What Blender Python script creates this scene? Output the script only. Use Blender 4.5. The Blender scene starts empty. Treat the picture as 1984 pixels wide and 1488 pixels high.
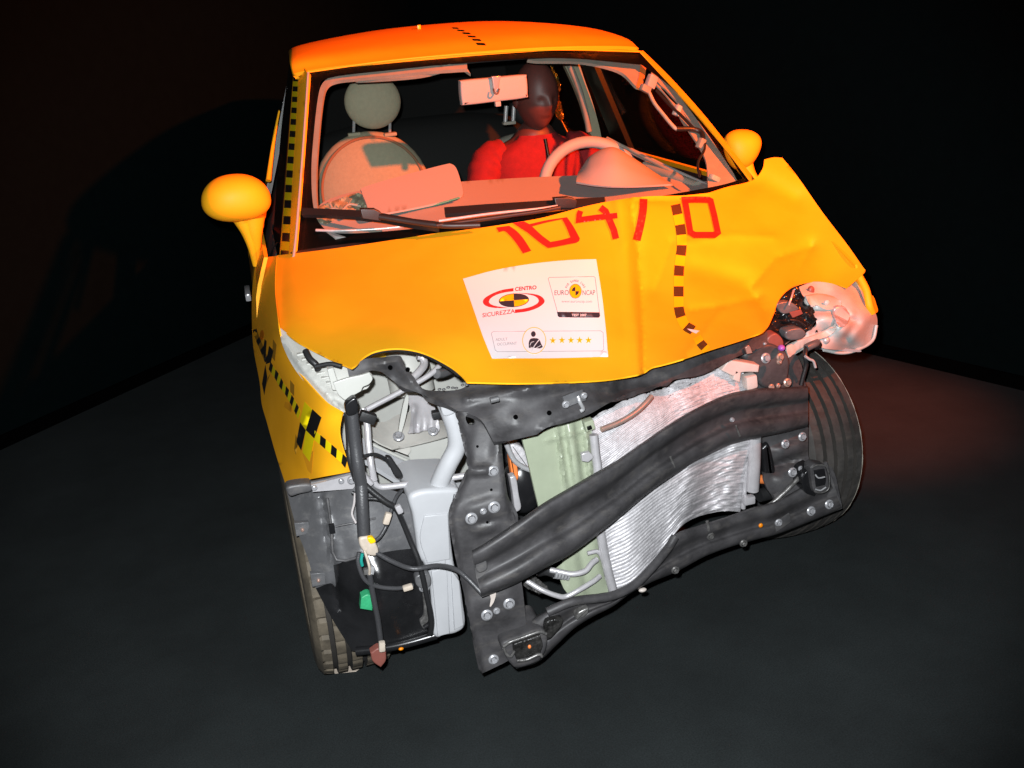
import bpy, bmesh, math, random
import numpy as np
from mathutils import Vector, Matrix, Quaternion
from mathutils.geometry import delaunay_2d_cdt
random.seed(7)
rng = np.random.default_rng(7)
SC = bpy.context.scene
COL = SC.collection

# ------------------------------------------------------------------ camera
CAM = np.array([-0.7664554, -2.27183962, 1.57290716])
RT = np.array([0.96116459, -0.26604299, -0.07337407])
UP = np.array([0.16281228, 0.33195682, 0.92913768])
FW = np.array([0.22283354, 0.90500044, -0.36238021])
FOC = 1935.42635
cd = bpy.data.cameras.new('camera')
cam = bpy.data.objects.new('camera', cd)
COL.objects.link(cam)
cd.sensor_width = 36.0
cd.lens = FOC / 1984 * 36.0
cd.clip_start = 0.05
cd.clip_end = 100
cam.matrix_world = Matrix(((RT[0], UP[0], -FW[0], CAM[0]), (RT[1], UP[1], -FW[1], CAM[1]), (RT[2], UP[2], -FW[2], CAM[2]), (0, 0, 0, 1)))
SC.camera = cam
SC.view_settings.view_transform = 'Standard'
SC.view_settings.look = 'None'
SC.view_settings.exposure = 0.0
SC.view_settings.gamma = 1.0

# ------------------------------------------------------------------ light
wd = bpy.data.worlds.new('World')
SC.world = wd
wd.use_nodes = True
wd.node_tree.nodes['Background'].inputs[0].default_value = (0.05, 0.045, 0.045, 1)
wd.node_tree.nodes['Background'].inputs[1].default_value = 0.04


def lamp(name, kind, loc, power, color, size, target=None, cone=None, blend=0.4):
    ld = bpy.data.lights.new(name, kind)
    ld.energy = power
    ld.color = color
    ld.shadow_soft_size = size
    o = bpy.data.objects.new(name, ld)
    o.location = loc
    if target is not None:
        o.rotation_euler = (Vector(target) - Vector(loc)).to_track_quat('-Z', 'Y').to_euler()
    if cone:
        ld.spot_size = math.radians(cone)
        ld.spot_blend = blend
    COL.objects.link(o)
    return o


FLASH = CAM + 0.055 * UP - 0.035 * RT + 0.02 * FW
lamp('camera_flash', 'SPOT', tuple(FLASH), 385, (0.93, 0.97, 1.0), 0.012, tuple(FLASH + FW * 2 + UP * -0.05), 74, 0.55)
lamp('orange_stage_spot', 'SPOT', (1.75, -1.95, 2.80), 2500, (1.0, 0.115, 0.002), 0.05, (0.10, 1.0, 1.22), 49, 1.0)

lamp('added_floor_spot', 'SPOT', (1.62, 0.75, 2.6), 400, (1.0, 0.17, 0.09), 0.05, (1.26, 0.84, 0.0), 32, 1.0)  # added lamp, no source in view, gives the red glow on the floor


# ------------------------------------------------------------------ materials
def mat(name, col, rough=0.5, metal=0.0, spec=0.5, var=0.0, vscale=30.0, bump=0.0, bscale=120.0, coat=0.0, dist=0.002, rvar=0.0):
    m = bpy.data.materials.new(name)
    m.use_nodes = True
    nt = m.node_tree
    b = nt.nodes['Principled BSDF']
    b.inputs['Base Color'].default_value = (*col, 1)
    b.inputs['Roughness'].default_value = rough
    b.inputs['Metallic'].default_value = metal
    b.inputs['Specular IOR Level'].default_value = spec
    b.inputs['Coat Weight'].default_value = coat
    b.inputs['Coat Roughness'].default_value = 0.25
    tc = nt.nodes.new('ShaderNodeTexCoord')
    if var > 0 or rvar > 0:
        n = nt.nodes.new('ShaderNodeTexNoise')
        n.inputs['Scale'].default_value = vscale
        n.inputs['Detail'].default_value = 6
        n.inputs['Roughness'].default_value = 0.65
        nt.links.new(tc.outputs['Object'], n.inputs['Vector'])
        if var > 0:
            r = nt.nodes.new('ShaderNodeMapRange')
            r.inputs[1].default_value = 0.3
            r.inputs[2].default_value = 0.7
            r.inputs[3].default_value = 1 - var
            r.inputs[4].default_value = 1 + var
            nt.links.new(n.outputs['Fac'], r.inputs[0])
            v = nt.nodes.new('ShaderNodeVectorMath')
            v.operation = 'SCALE'
            v.inputs[0].default_value = col
            nt.links.new(r.outputs[0], v.inputs['Scale'])
            nt.links.new(v.outputs[0], b.inputs['Base Color'])
        if rvar > 0:
            r2 = nt.nodes.new('ShaderNodeMapRange')
            r2.inputs[1].default_value = 0.3
            r2.inputs[2].default_value = 0.7
            r2.inputs[3].default_value = max(0.05, rough - rvar)
            r2.inputs[4].default_value = min(1, rough + rvar)
            nt.links.new(n.outputs['Fac'], r2.inputs[0])
            nt.links.new(r2.outputs[0], b.inputs['Roughness'])
    if bump > 0:
        n2 = nt.nodes.new('ShaderNodeTexNoise')
        n2.inputs['Scale'].default_value = bscale
        n2.inputs['Detail'].default_value = 4
        nt.links.new(tc.outputs['Object'], n2.inputs['Vector'])
        bp = nt.nodes.new('ShaderNodeBump')
        bp.inputs['Strength'].default_value = bump
        bp.inputs['Distance'].default_value = dist
        nt.links.new(n2.outputs['Fac'], bp.inputs['Height'])
        nt.links.new(bp.outputs[0], b.inputs['Normal'])
    return m


M = dict(
    paint=mat('yellow_paint', (0.90, 0.40, 0.008), 0.55, spec=0.3, coat=0.0, var=0.04, vscale=7, bump=0.03, bscale=60, rvar=0.06),
    paper=mat('white_paper', (0.80, 0.78, 0.79), 0.6, bump=0.05, bscale=40),
    red=mat('red_ink', (0.70, 0.018, 0.012), 0.5),
    logored=mat('logo_red', (0.62, 0.03, 0.03), 0.5),
    black=mat('black_tape', (0.006, 0.006, 0.006), 0.45),
    brownblack=mat('worn_black_tape', (0.075, 0.035, 0.012), 0.35),
    lemon=mat('yellow_tape', (0.80, 0.62, 0.004), 0.35),
    goldtape=mat('golden_tape', (0.88, 0.52, 0.006), 0.3),
    tint=mat('clear_tape_residue', (0.72, 0.30, 0.012), 0.5, spec=0.2),
    tintd=mat('dark_tape_residue', (0.33, 0.16, 0.012), 0.5, spec=0.2),
    ink=mat('dark_grey_ink', (0.035, 0.03, 0.04), 0.5),
    paleink=mat('pale_grey_ink', (0.36, 0.30, 0.31), 0.5),
    ecoat=mat('dark_coated_steel', (0.047, 0.045, 0.047), 0.52, spec=0.4, var=0.42, vscale=15, bump=0.14, bscale=140, rvar=0.12),
    ecoat2=mat('grey_coated_steel', (0.07, 0.068, 0.07), 0.45, spec=0.45, var=0.25, vscale=25, bump=0.2, bscale=80, rvar=0.12),
    scuff=mat('scuffed_steel', (0.16, 0.155, 0.15), 0.32, metal=0.5, var=0.5, vscale=60, bump=0.6, bscale=70, rvar=0.15),
    scuffdark=mat('scuffed_black_steel', (0.022, 0.021, 0.020), 0.35, metal=0.2, var=0.9, vscale=45, bump=0.9, bscale=60, dist=0.006, rvar=0.2),
    blackgloss=mat('glossy_black_plastic', (0.010, 0.010, 0.011), 0.25, var=0.2, bump=0.15, bscale=30),
    liner=mat('worn_black_liner', (0.012, 0.012, 0.013), 0.24, spec=0.6, var=0.45, vscale=9, bump=0.25, bscale=24, dist=0.004, rvar=0.12),
    blackmatt=mat('black_plastic', (0.014, 0.014, 0.015), 0.5, bump=0.2, bscale=200),
    greyplast=mat('grey_black_plastic', (0.088, 0.088, 0.092), 0.38, spec=0.6, var=0.18, vscale=14, bump=0.12, bscale=260, rvar=0.14),
    inner=mat('off_white_body_paint', (0.43, 0.43, 0.40), 0.38, var=0.07, vscale=9, bump=0.06, bscale=40),
    innerg=mat('grey_body_paint', (0.46, 0.445, 0.41), 0.42, var=0.15, vscale=14, bump=0.1, bscale=50),
    tank=mat('translucent_white_plastic', (0.41, 0.415, 0.43), 0.40, var=0.05, vscale=12, bump=0.08, bscale=60),
    alu=mat('crushed_aluminium', (0.55, 0.535, 0.55), 0.45, metal=0.2, var=0.16, vscale=70, bump=0.55, bscale=210, rvar=0.14),
    alup=mat('aluminium_tube', (0.50, 0.485, 0.50), 0.33, metal=0.35, var=0.12, vscale=30, bump=0.1),
    zinc=mat('zinc_bolt', (0.34, 0.34, 0.355), 0.3, metal=0.3, var=0.2, vscale=60),
    copperbolt=mat('copper_tinted_bolt', (0.60, 0.40, 0.33), 0.3, metal=0.6, var=0.2),
    rubber=mat('tyre_rubber', (0.042, 0.039, 0.036), 0.7, var=0.5, vscale=12, bump=0.3, bscale=90, rvar=0.1),
    groove=mat('shaded_tread_groove', (0.024, 0.021, 0.018), 0.8, var=0.3, vscale=20),  # clean rubber, with the shade inside the grooves put into the colour
    dusty=mat('dusty_tyre_rubber', (0.10, 0.082, 0.058), 0.75, var=0.55, vscale=14, bump=0.35, bscale=90),
    rim=mat('steel_rim', (0.08, 0.08, 0.085), 0.45, metal=0.4),
    green=mat('pale_green_plastic', (0.29, 0.325, 0.235), 0.38, var=0.08, vscale=14, bump=0.05),
    ivory=mat('ivory_trim', (0.36, 0.33, 0.325), 0.6, bump=0.1, bscale=400, dist=0.0006),
    ivoryd=mat('grey_ivory_trim', (0.27, 0.25, 0.21), 0.6, var=0.1, vscale=20, bump=0.1, bscale=90),
    fabric=mat('pale_seat_fabric', (0.29, 0.27, 0.185), 0.85, var=0.08, vscale=90, bump=0.25, bscale=500, dist=0.001),
    piping=mat('dark_piping', (0.20, 0.10, 0.05), 0.7),
    shirt=mat('red_shirt', (0.25, 0.006, 0.009), 0.9, var=0.15, vscale=40, bump=0.5, bscale=300),
    skin=mat('brown_dummy_skin', (0.105, 0.032, 0.026), 0.5, var=0.1, bump=0.05),
    frit=mat('black_glass_border', (0.0035, 0.0035, 0.0035), 0.35, spec=0.2),
    cable=mat('black_cable', (0.016, 0.016, 0.017), 0.42, bump=0.2, bscale=300),
    hose=mat('grey_sleeve', (0.045, 0.045, 0.048), 0.4, bump=0.35, bscale=260),
    tapewrap=mat('beige_tape_wrap', (0.47, 0.40, 0.33), 0.5, var=0.15, vscale=60),
    greenplug=mat('green_plug', (0.03, 0.30, 0.13), 0.45, var=0.2, bump=0.4, bscale=150),
    brownplug=mat('brown_plug', (0.20, 0.065, 0.05), 0.45, var=0.1),
    tealwire=mat('teal_wire', (0.01, 0.24, 0.20), 0.4),
    violet=mat('violet_plug', (0.30, 0.08, 0.40), 0.4),
    gold=mat('gold_foil', (0.70, 0.42, 0.10), 0.25, metal=0.9, var=0.4, vscale=80, bump=1.0, bscale=120),
    lamp=mat('lamp_housing', (0.46, 0.455, 0.44), 0.4, var=0.12, vscale=16, bump=0.15, bscale=30),
    peach=mat('bright_lamp_housing', (0.50, 0.44, 0.40), 0.42, var=0.1, vscale=18),
    amber=mat('amber_lens', (0.75, 0.22, 0.004), 0.3),
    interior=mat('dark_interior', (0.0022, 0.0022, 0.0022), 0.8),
    wiper=mat('wiper_rubber', (0.014, 0.013, 0.013), 0.45, spec=0.5, bump=0.1, bscale=80),
    chrome=mat('chrome', (0.50, 0.50, 0.51), 0.2, metal=0.45),
    orangepart=mat('orange_cover', (0.72, 0.20, 0.05), 0.45),
    floor=mat('dark_grey_carpet', (0.0148, 0.0183, 0.0188), 0.85, spec=0.25, var=0.45, vscale=260, bump=0.5, bscale=420, dist=0.0015),
    wall=mat('black_wall', (0.0013, 0.0034, 0.0036), 0.95, spec=0.03, var=0.12, vscale=20, bump=0.3, bscale=160),
    gap=mat('black_skirting', (0.0006, 0.0006, 0.0006), 0.9, spec=0.02),
)
for nm_, dc_ in (('ecoat', (0.10, 0.092, 0.085)), ('ecoat2', (0.15, 0.14, 0.13)), ('greyplast', (0.17, 0.165, 0.16)), ('rubber', (0.085, 0.076, 0.064))):
    # scuffs and dust: scattered paler patches with their own shape
    t_ = M[nm_].node_tree
    b_ = t_.nodes['Principled BSDF']
    l_ = b_.inputs['Base Color'].links[0].from_socket
    c_ = t_.nodes.new('ShaderNodeTexCoord')
    mp_ = t_.nodes.new('ShaderNodeMapping')
    mp_.inputs['Scale'].default_value = (14, 30, 40)
    mp_.inputs['Rotation'].default_value = (0.2, 0.35, 0.3)
    t_.links.new(c_.outputs['Object'], mp_.inputs[0])
    n_ = t_.nodes.new('ShaderNodeTexNoise')
    n_.inputs['Scale'].default_value = 1.0
    n_.inputs['Detail'].default_value = 9
    n_.inputs['Roughness'].default_value = 0.72
    t_.links.new(mp_.outputs[0], n_.inputs['Vector'])
    r_ = t_.nodes.new('ShaderNodeMapRange')
    r_.inputs[1].default_value = 0.52
    r_.inputs[2].default_value = 0.74
    r_.inputs[3].default_value = 0.0
    r_.inputs[4].default_value = 0.75
    t_.links.new(n_.outputs['Fac'], r_.inputs[0])
    m_ = t_.nodes.new('ShaderNodeMix')
    m_.data_type = 'RGBA'
    t_.links.new(r_.outputs[0], m_.inputs[0])
    t_.links.new(l_, m_.inputs[6])
    m_.inputs[7].default_value = (*dc_, 1)
    t_.links.new(m_.outputs[2], b_.inputs['Base Color'])
fn_ = M['floor'].node_tree
fb_ = fn_.nodes['Principled BSDF']
lk_ = fb_.inputs['Base Color'].links[0].from_socket
nb_ = fn_.nodes.new('ShaderNodeTexNoise')
nb_.inputs['Scale'].default_value = 2.6
nb_.inputs['Detail'].default_value = 8
nb_.inputs['Roughness'].default_value = 0.7
tcf_ = fn_.nodes.new('ShaderNodeTexCoord')
fn_.links.new(tcf_.outputs['Object'], nb_.inputs['Vector'])
mr_ = fn_.nodes.new('ShaderNodeMapRange')
mr_.inputs[1].default_value = 0.3
mr_.inputs[2].default_value = 0.7
mr_.inputs[3].default_value = 0.72
mr_.inputs[4].default_value = 1.28
fn_.links.new(nb_.outputs['Fac'], mr_.inputs[0])
vm_ = fn_.nodes.new('ShaderNodeVectorMath')
vm_.operation = 'SCALE'
fn_.links.new(lk_, vm_.inputs[0])
fn_.links.new(mr_.outputs[0], vm_.inputs['Scale'])
fn_.links.new(vm_.outputs[0], fb_.inputs['Base Color'])
# windscreen glass: clear, faintly reflective
g = bpy.data.materials.new('clear_glass')
g.use_nodes = True
nt = g.node_tree
nt.nodes.remove(nt.nodes['Principled BSDF'])
tr = nt.nodes.new('ShaderNodeBsdfTransparent')
tr.inputs[0].default_value = (0.93, 0.95, 0.93, 1)
gl = nt.nodes.new('ShaderNodeBsdfGlossy')
gl.inputs['Roughness'].default_value = 0.03
mx = nt.nodes.new('ShaderNodeMixShader')
mx.inputs[0].default_value = 0.025
nt.links.new(tr.outputs[0], mx.inputs[1])
nt.links.new(gl.outputs[0], mx.inputs[2])
nt.links.new(mx.outputs[0], nt.nodes['Material Output'].inputs[0])
M['glass'] = g


# ------------------------------------------------------------------ helpers
def at(px, py, y):
    """the point of the car at depth y that the photograph shows at this pixel"""
    d = FW + RT * ((px - 992) / FOC) + UP * ((744 - py) / FOC)
    return Vector(CAM + d * ((y - CAM[1]) / d[1]))


def atz(px, py, z):
    d = FW + RT * ((px - 992) / FOC) + UP * ((744 - py) / FOC)
    return Vector(CAM + d * ((z - CAM[2]) / d[2]))


def pts3(l):
    return [at(*p) for p in l]


WORLD = {}


def link(name, me, m, parent=None, smooth=True, mods=(), autosmooth=None):
    """one mesh object, its origin at the middle of its bounds"""
    n = len(me.vertices)
    co = np.empty(n * 3, dtype=np.float32)
    me.vertices.foreach_get('co', co)
    co = co.reshape(-1, 3)
    c = (co.min(0) + co.max(0)) / 2
    co = co - c
    me.vertices.foreach_set('co', co.ravel())
    o = bpy.data.objects.new(name, me)
    me.name = name
    if m is not None:
        if not isinstance(m, (list, tuple)):
            m = [m]
        for k in m:
            me.materials.append(k)
    COL.objects.link(o)
    pc = np.zeros(3)
    if parent is not None:
        o.parent = parent
        pc = WORLD[parent.name]
    o.location = tuple(c - pc)
    WORLD[o.name] = c
    me.polygons.foreach_set('use_smooth', [smooth] * len(me.polygons))
    me.update()
    if smooth and autosmooth:
        me.set_sharp_from_angle(angle=math.radians(autosmooth))
    return o


def from_bm(name, bm, m, parent=None, smooth=True, autosmooth=40):
    me = bpy.data.meshes.new(name)
    bm.normal_update()
    bm.to_mesh(me)
    bm.free()
    return link(name, me, m, parent, smooth, autosmooth=autosmooth)


def thing(name, label, cat, loc=(0, 0, 0), group=None):
    o = bpy.data.objects.new(name, None)
    o.empty_display_size = 0.2
    o.location = loc
    COL.objects.link(o)
    o['label'] = label
    o['category'] = cat
    if group:
        o['group'] = group
    WORLD[o.name] = np.array(loc, dtype=float)
    return o


def catmull(P, n=8, closed=False):
    P = [np.array(p, dtype=float) for p in P]
    out = []
    k = len(P)
    rngk = range(k if closed else k - 1)
    for i in rngk:
        if closed:
            a, b, c, d = P[(i - 1) % k], P[i], P[(i + 1) % k], P[(i + 2) % k]
        else:
            b, c = P[i], P[i + 1]
            a = P[i - 1] if i > 0 else 2 * b - c
            d = P[i + 2] if i + 2 < k else 2 * c - b
        for j in range(n):
            t = j / n
            out.append(0.5 * (2 * b + (c - a) * t + (2 * a - 5 * b + 4 * c - d) * t * t + (3 * b - a - 3 * c + d) * t ** 3))
    if not closed:
        out.append(P[-1])
    return out


def curve_outline(pts, n=6):
    """closed outline; a point with a third value is a corner, the others are passed smoothly"""
    k = len(pts)
    corners = [i for i, p in enumerate(pts) if len(p) > 2]
    if not corners:
        return [tuple(p) for p in catmull([p[:2] for p in pts], n, True)]
    out = []
    for a, b in zip(corners, corners[1:] + [corners[0] + k]):
        seg = [pts[i % k][:2] for i in range(a, b + 1)]
        if len(seg) == 2:
            out.append(tuple(seg[0]))
        else:
            out += [tuple(p) for p in catmull(seg, n)[:-1]]
    return out


class Depth:
    """thin-plate surface y(px, py) through control points"""

    def __init__(self, ctrl, extra=None, lam=1e-4):
        c = np.array(ctrl, dtype=float)
        self.x = c[:, :2] / 100
        n = len(c)
        A = np.zeros((n + 3, n + 3))
        A[:n, :n] = self.k(self.x, self.x) + lam * np.eye(n)
        A[:n, n] = 1
        A[:n, n + 1:] = self.x
        A[n, :n] = 1
        A[n + 1:, :n] = self.x.T
        if n < 3 or np.linalg.matrix_rank(np.c_[np.ones(n), self.x]) < 3:
            A += 1e-9 * np.eye(n + 3)
        self.w = np.linalg.lstsq(A, np.r_[c[:, 2], 0, 0, 0], rcond=None)[0]
        self.extra = extra

    @staticmethod
    def k(a, b):
        d2 = ((a[:, None] - b[None]) ** 2).sum(-1)
        return 0.5 * d2 * np.log(d2 + 1e-12)

    def __call__(self, px, py):
        q = np.array([[px, py]]) / 100
        v = float((self.k(q, self.x) @ self.w[:-3])[0] + self.w[-3] + q[0] @ self.w[-2:])
        if self.extra:
            v += self.extra(px, py)
        return v


class Flat:
    def __init__(self, y, gx=0, gy=0, x0=0, y0=0, extra=None):
        self.a = (y, gx, gy, x0, y0)
        self.extra = extra

    def __call__(self, px, py):
        y, gx, gy, x0, y0 = self.a
        v = y + gx * (px - x0) + gy * (py - y0)
        return v + (self.extra(px, py) if self.extra else 0)


def inside(px, py, poly):
    poly = np.asarray(poly)
    x, y = poly[:, 0], poly[:, 1]
    x2, y2 = np.roll(x, -1), np.roll(y, -1)
    c = ((y > py) != (y2 > py)) & (px < (x2 - x) * (py - y) / (y2 - y + 1e-12) + x)
    return c.sum() % 2 == 1


def densify(poly, step):
    out = []
    for a, b in zip(poly, poly[1:] + poly[:1]):
        a, b = np.array(a[:2], float), np.array(b[:2], float)
        k = max(1, int(math.ceil(np.linalg.norm(b - a) / step)))
        for j in range(k):
            out.append(tuple(a + (b - a) * j / k))
    return out


def tri2d(outline, step, holes=(), jitter=0.15):
    loops = [densify(list(outline), step)] + [densify(list(h), step) for h in holes]
    V, Eg = [], []
    for lp in loops:
        s = len(V)
        V += lp
        Eg += [(s + i, s + (i + 1) % len(lp)) for i in range(len(lp))]
    xs = [p[0] for p in loops[0]]
    ys = [p[1] for p in loops[0]]
    bd = np.array(V)
    row = 0
    y = min(ys) + step * 0.5
    while y < max(ys):
        x = min(xs) + (step * 0.5 if row % 2 else step * 0.25)
        while x < max(xs):
            q = (x + random.uniform(-jitter, jitter) * step, y + random.uniform(-jitter, jitter) * step)
            if inside(q[0], q[1], loops[0]) and not any(inside(q[0], q[1], h) for h in loops[1:]):
                if ((bd - q) ** 2).sum(1).min() > (0.55 * step) ** 2:
                    V.append(q)
            x += step
        y += step * 0.87
        row += 1
    vo, eo, fo = delaunay_2d_cdt([Vector(p) for p in V], Eg, [], 0, 1e-6)[:3]
    F = []
    for f in fo:
        cx = sum(vo[i][0] for i in f) / 3
        cy = sum(vo[i][1] for i in f) / 3
        if inside(cx, cy, loops[0]) and not any(inside(cx, cy, h) for h in loops[1:]):
            F.append(tuple(f))
    return [tuple(v) for v in vo], F


def solid(me_v, F, thick, toward=None):
    """orients the faces to the given point and gives the sheet a thickness behind it"""
    toward = Vector(CAM) if toward is None else Vector(toward)
    bm = bmesh.new()
    vs = [bm.verts.new(v) for v in me_v]
    for f in F:
        try:
            bm.faces.new([vs[i] for i in f])
        except ValueError:
            pass
    bmesh.ops.recalc_face_normals(bm, faces=bm.faces)
    bm.normal_update()
    s = sum((toward - f.calc_center_median()).normalized().dot(f.normal) * f.calc_area() for f in bm.faces)
    if s < 0:
        bmesh.ops.reverse_faces(bm, faces=bm.faces)
    for v in [v for v in bm.verts if not v.link_faces]:
        bm.verts.remove(v)
    return bm


def add_thick(o, thick, offset=-1):
    if thick:
        bmx = bmesh.new()
        bmx.from_mesh(o.data)
        for e in bmx.edges:
            if e.is_boundary:
                e.smooth = False
        bmx.to_mesh(o.data)
        bmx.free()
        md = o.modifiers.new('thickness', 'SOLIDIFY')
        md.thickness = thick
        md.offset = offset
        md.use_even_offset = False
    return o


def sheet(name, outline, depth, m, parent=None, step=10, thick=0.003, holes=(), smooth=True, toward=None, fn=None, auto=50):
    """a pressed sheet: traced front outline laid on a curved surface, with a real thickness behind it"""
    if isinstance(depth, (int, float)):
        depth = Flat(depth)
    V, F = tri2d([p[:2] for p in outline], step, holes)
    f3 = fn if fn else (lambda a, b: at(a, b, depth(a, b)))
    P3 = [f3(*v) for v in V]
    bm = solid(P3, F, thick, toward)
    if thick:
        e = step * 0.3
        N = []
        tw = Vector(CAM) if toward is None else Vector(toward)
        for v in V:
            n = (f3(v[0] + e, v[1]) - f3(v[0] - e, v[1])).cross(f3(v[0], v[1] + e) - f3(v[0], v[1] - e))
            N.append(n.normalized())
        sg = sum((tw - p).normalized().dot(n) for p, n in zip(P3, N))
        N = [n if sg > 0 else -n for n in N]
        bm.free()
        bm = bmesh.new()
        fv = [bm.verts.new(p) for p in P3]
        bv = [bm.verts.new(p - n * thick) for p, n in zip(P3, N)]
        cnt = {}
        ori = []
        tot = sum((P3[f[1]] - P3[f[0]]).cross(P3[f[2]] - P3[f[0]]).dot(N[f[0]] + N[f[1]] + N[f[2]]) for f in F)
        for f in F:
            if tot < 0:
                f = f[::-1]
            ori.append(f)
            for i in range(len(f)):
                k = (f[i], f[(i + 1) % len(f)])
                cnt[k] = cnt.get(k, 0) + 1
        for f in ori:
            try:
                bm.faces.new([fv[i] for i in f])
                bm.faces.new([bv[i] for i in f[::-1]])
            except ValueError:
                pass
        for (i, j) in list(cnt):
            if (j, i) not in cnt:
                try:
                    bm.faces.new([fv[j], fv[i], bv[i], bv[j]])
                except ValueError:
                    continue
        bm.edges.ensure_lookup_table()
        for (i, j) in list(cnt):
            if (j, i) not in cnt:
                for q in (fv, bv):
                    ed = bm.edges.get((q[i], q[j]))
                    if ed:
                        ed.smooth = False
        for v in [v for v in bm.verts if not v.link_faces]:
            bm.verts.remove(v)
    return from_bm(name, bm, m, parent, smooth, auto)


def decal(name, outline, depth, m, parent, off=0.0025, step=12, holes=()):
    def fn(a, b):
        p = at(a, b, depth(a, b))
        return p + (Vector(CAM) - p).normalized() * off
    return sheet(name, outline, depth, m, parent, step, 0.0, holes, True, None, fn, None)


def decals(name, polys, depth, m, parent, off=0.0025, step=12):
    """several marks of one kind on one surface, as one flat mesh"""
    bm = bmesh.new()
    for poly in polys:
        V, F = tri2d([p[:2] for p in poly], step)
        pp = []
        for v in V:
            p = at(v[0], v[1], depth(*v))
            pp.append(p + (Vector(CAM) - p).normalized() * off)
        b2 = solid(pp, F, 0)
        me = bpy.data.meshes.new('tmp')
        b2.to_mesh(me)
        b2.free()
        bm.from_mesh(me)
        bpy.data.meshes.remove(me)
    bmesh.ops.remove_doubles(bm, verts=bm.verts, dist=2e-5)
    return from_bm(name, bm, m, parent, True, None)


def stroke(pts, w, closed=False, n=0):
    """outline of a band of width w along a polyline (list of quads' outline)"""
    P = [np.array(p[:2], float) for p in pts]
    if n:
        P = catmull(P, n, closed)
    k = len(P)
    L, Rr = [], []
    for i in range(k):
        a = P[i - 1] if (i > 0 or closed) else P[i]
        b = P[(i + 1) % k] if (i + 1 < k or closed) else P[i]
        t1 = P[i] - a
        t2 = b - P[i]
        t1 = t1 / (np.linalg.norm(t1) + 1e-9)
        t2 = t2 / (np.linalg.norm(t2) + 1e-9)
        t = t1 + t2
        t = t / (np.linalg.norm(t) + 1e-9)
        nn = np.array([-t[1], t[0]])
        c = max(0.5, abs(nn @ np.array([-t2[1], t2[0]]))) if np.linalg.norm(t2) > .5 else 1
        L.append(P[i] + nn * w / 2 / c)
        Rr.append(P[i] - nn * w / 2 / c)
    if closed:
        return [tuple(p) for p in L], [tuple(p) for p in Rr]
    return [tuple(p) for p in L] + [tuple(p) for p in Rr[::-1]]


def segs(pts, w, closed=False, n=0):
    """the same band as separate quads"""
    P = [np.array(p[:2], float) for p in pts]
    if n:
        P = catmull(P, n, closed)
    if closed:
        l, r = stroke(P, w, True)
        k = len(l)
        return [[l[i], l[(i + 1) % k], r[(i + 1) % k], r[i]] for i in range(k)]
    s = stroke(P, w)
    k = len(P)
    return [[s[i], s[i + 1], s[2 * k - 2 - i], s[2 * k - 1 - i]] for i in range(k - 1)]


def grid(name, rows, m, parent=None, nu=6, nv=6, thick=0.003, disp=None, px=True, toward=None, auto=60, smooth=True):
    """smooth sheet through a net of control points (px, py, y) or xyz"""
    R = [[np.array(p, float) for p in r] for r in rows]
    R = [catmull(r, nu) if nu > 1 else r for r in R]
    cols = list(zip(*R))
    cols = [catmull(c, nv) if nv > 1 else list(c) for c in cols]
    U, Vn = len(cols), len(cols[0])
    V = []
    for i in range(U):
        for j in range(Vn):
            p = cols[i][j].copy()
            if disp:
                p[1 if not px else 2] += disp(i / (U - 1), j / (Vn - 1))
            V.append(at(*p) if px else Vector(p))
    F = [(i * Vn + j, (i + 1) * Vn + j, (i + 1) * Vn + j + 1, i * Vn + j + 1) for i in range(U - 1) for j in range(Vn - 1)]
    bm = solid(V, F, thick, toward)
    o = from_bm(name, bm, m, parent, smooth, auto)
    return add_thick(o, thick)


def tube_bm(bm, P, r, seg=10, cap=True):
    P = [Vector(p) for p in P]
    n = len(P)
    rr = r if isinstance(r, (list, tuple)) else [r] * n
    T = []
    for i in range(n):
        t = (P[min(i + 1, n - 1)] - P[max(i - 1, 0)])
        T.append(t.normalized() if t.length > 1e-9 else Vector((0, 0, 1)))
    a = Vector((0, 0, 1)) if abs(T[0].z) < 0.9 else Vector((1, 0, 0))
    N = (a - T[0] * a.dot(T[0])).normalized()
    rings = []
    for i in range(n):
        N = (N - T[i] * N.dot(T[i]))
        N.normalize()
        B = T[i].cross(N)
        rings.append([bm.verts.new(P[i] + (N * math.cos(2 * math.pi * k / seg) + B * math.sin(2 * math.pi * k / seg)) * rr[i]) for k in range(seg)])
    for i in range(n - 1):
        for k in range(seg):
            bm.faces.new([rings[i][k], rings[i][(k + 1) % seg], rings[i + 1][(k + 1) % seg], rings[i + 1][k]])
    if cap:
        bm.faces.new(rings[0][::-1])
        bm.faces.new(rings[-1])


def tube(name, pts, r, m, parent=None, n=6, seg=10, px=True, r2=None):
    P = pts3(pts) if px else [Vector(p) for p in pts]
    if n:
        P = [Vector(p) for p in catmull([tuple(p) for p in P], n)]
    if r2 is not None:
        r = [r + (r2 - r) * i / (len(P) - 1) for i in range(len(P))]
    bm = bmesh.new()
    tube_bm(bm, P, r, seg)
    bmesh.ops.recalc_face_normals(bm, faces=bm.faces)
    return from_bm(name, bm, m, parent, True, 50)


def box(name, c, size, m, parent=None, rot=(0, 0, 0), bev=0.004, seg=2):
    bm = bmesh.new()
    bmesh.ops.create_cube(bm, size=1)
    for v in bm.verts:
        v.co = Vector((v.co.x * size[0], v.co.y * size[1], v.co.z * size[2]))
    if bev:
        bmesh.ops.bevel(bm, geom=list(bm.edges), offset=bev, segments=seg, affect='EDGES', profile=0.6)
    Rm = Matrix.Rotation(rot[2], 3, 'Z') @ Matrix.Rotation(rot[1], 3, 'Y') @ Matrix.Rotation(rot[0], 3, 'X')
    for v in bm.verts:
        v.co = Rm @ v.co + Vector(c)
    return from_bm(name, bm, m, parent, True, 35)


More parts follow.
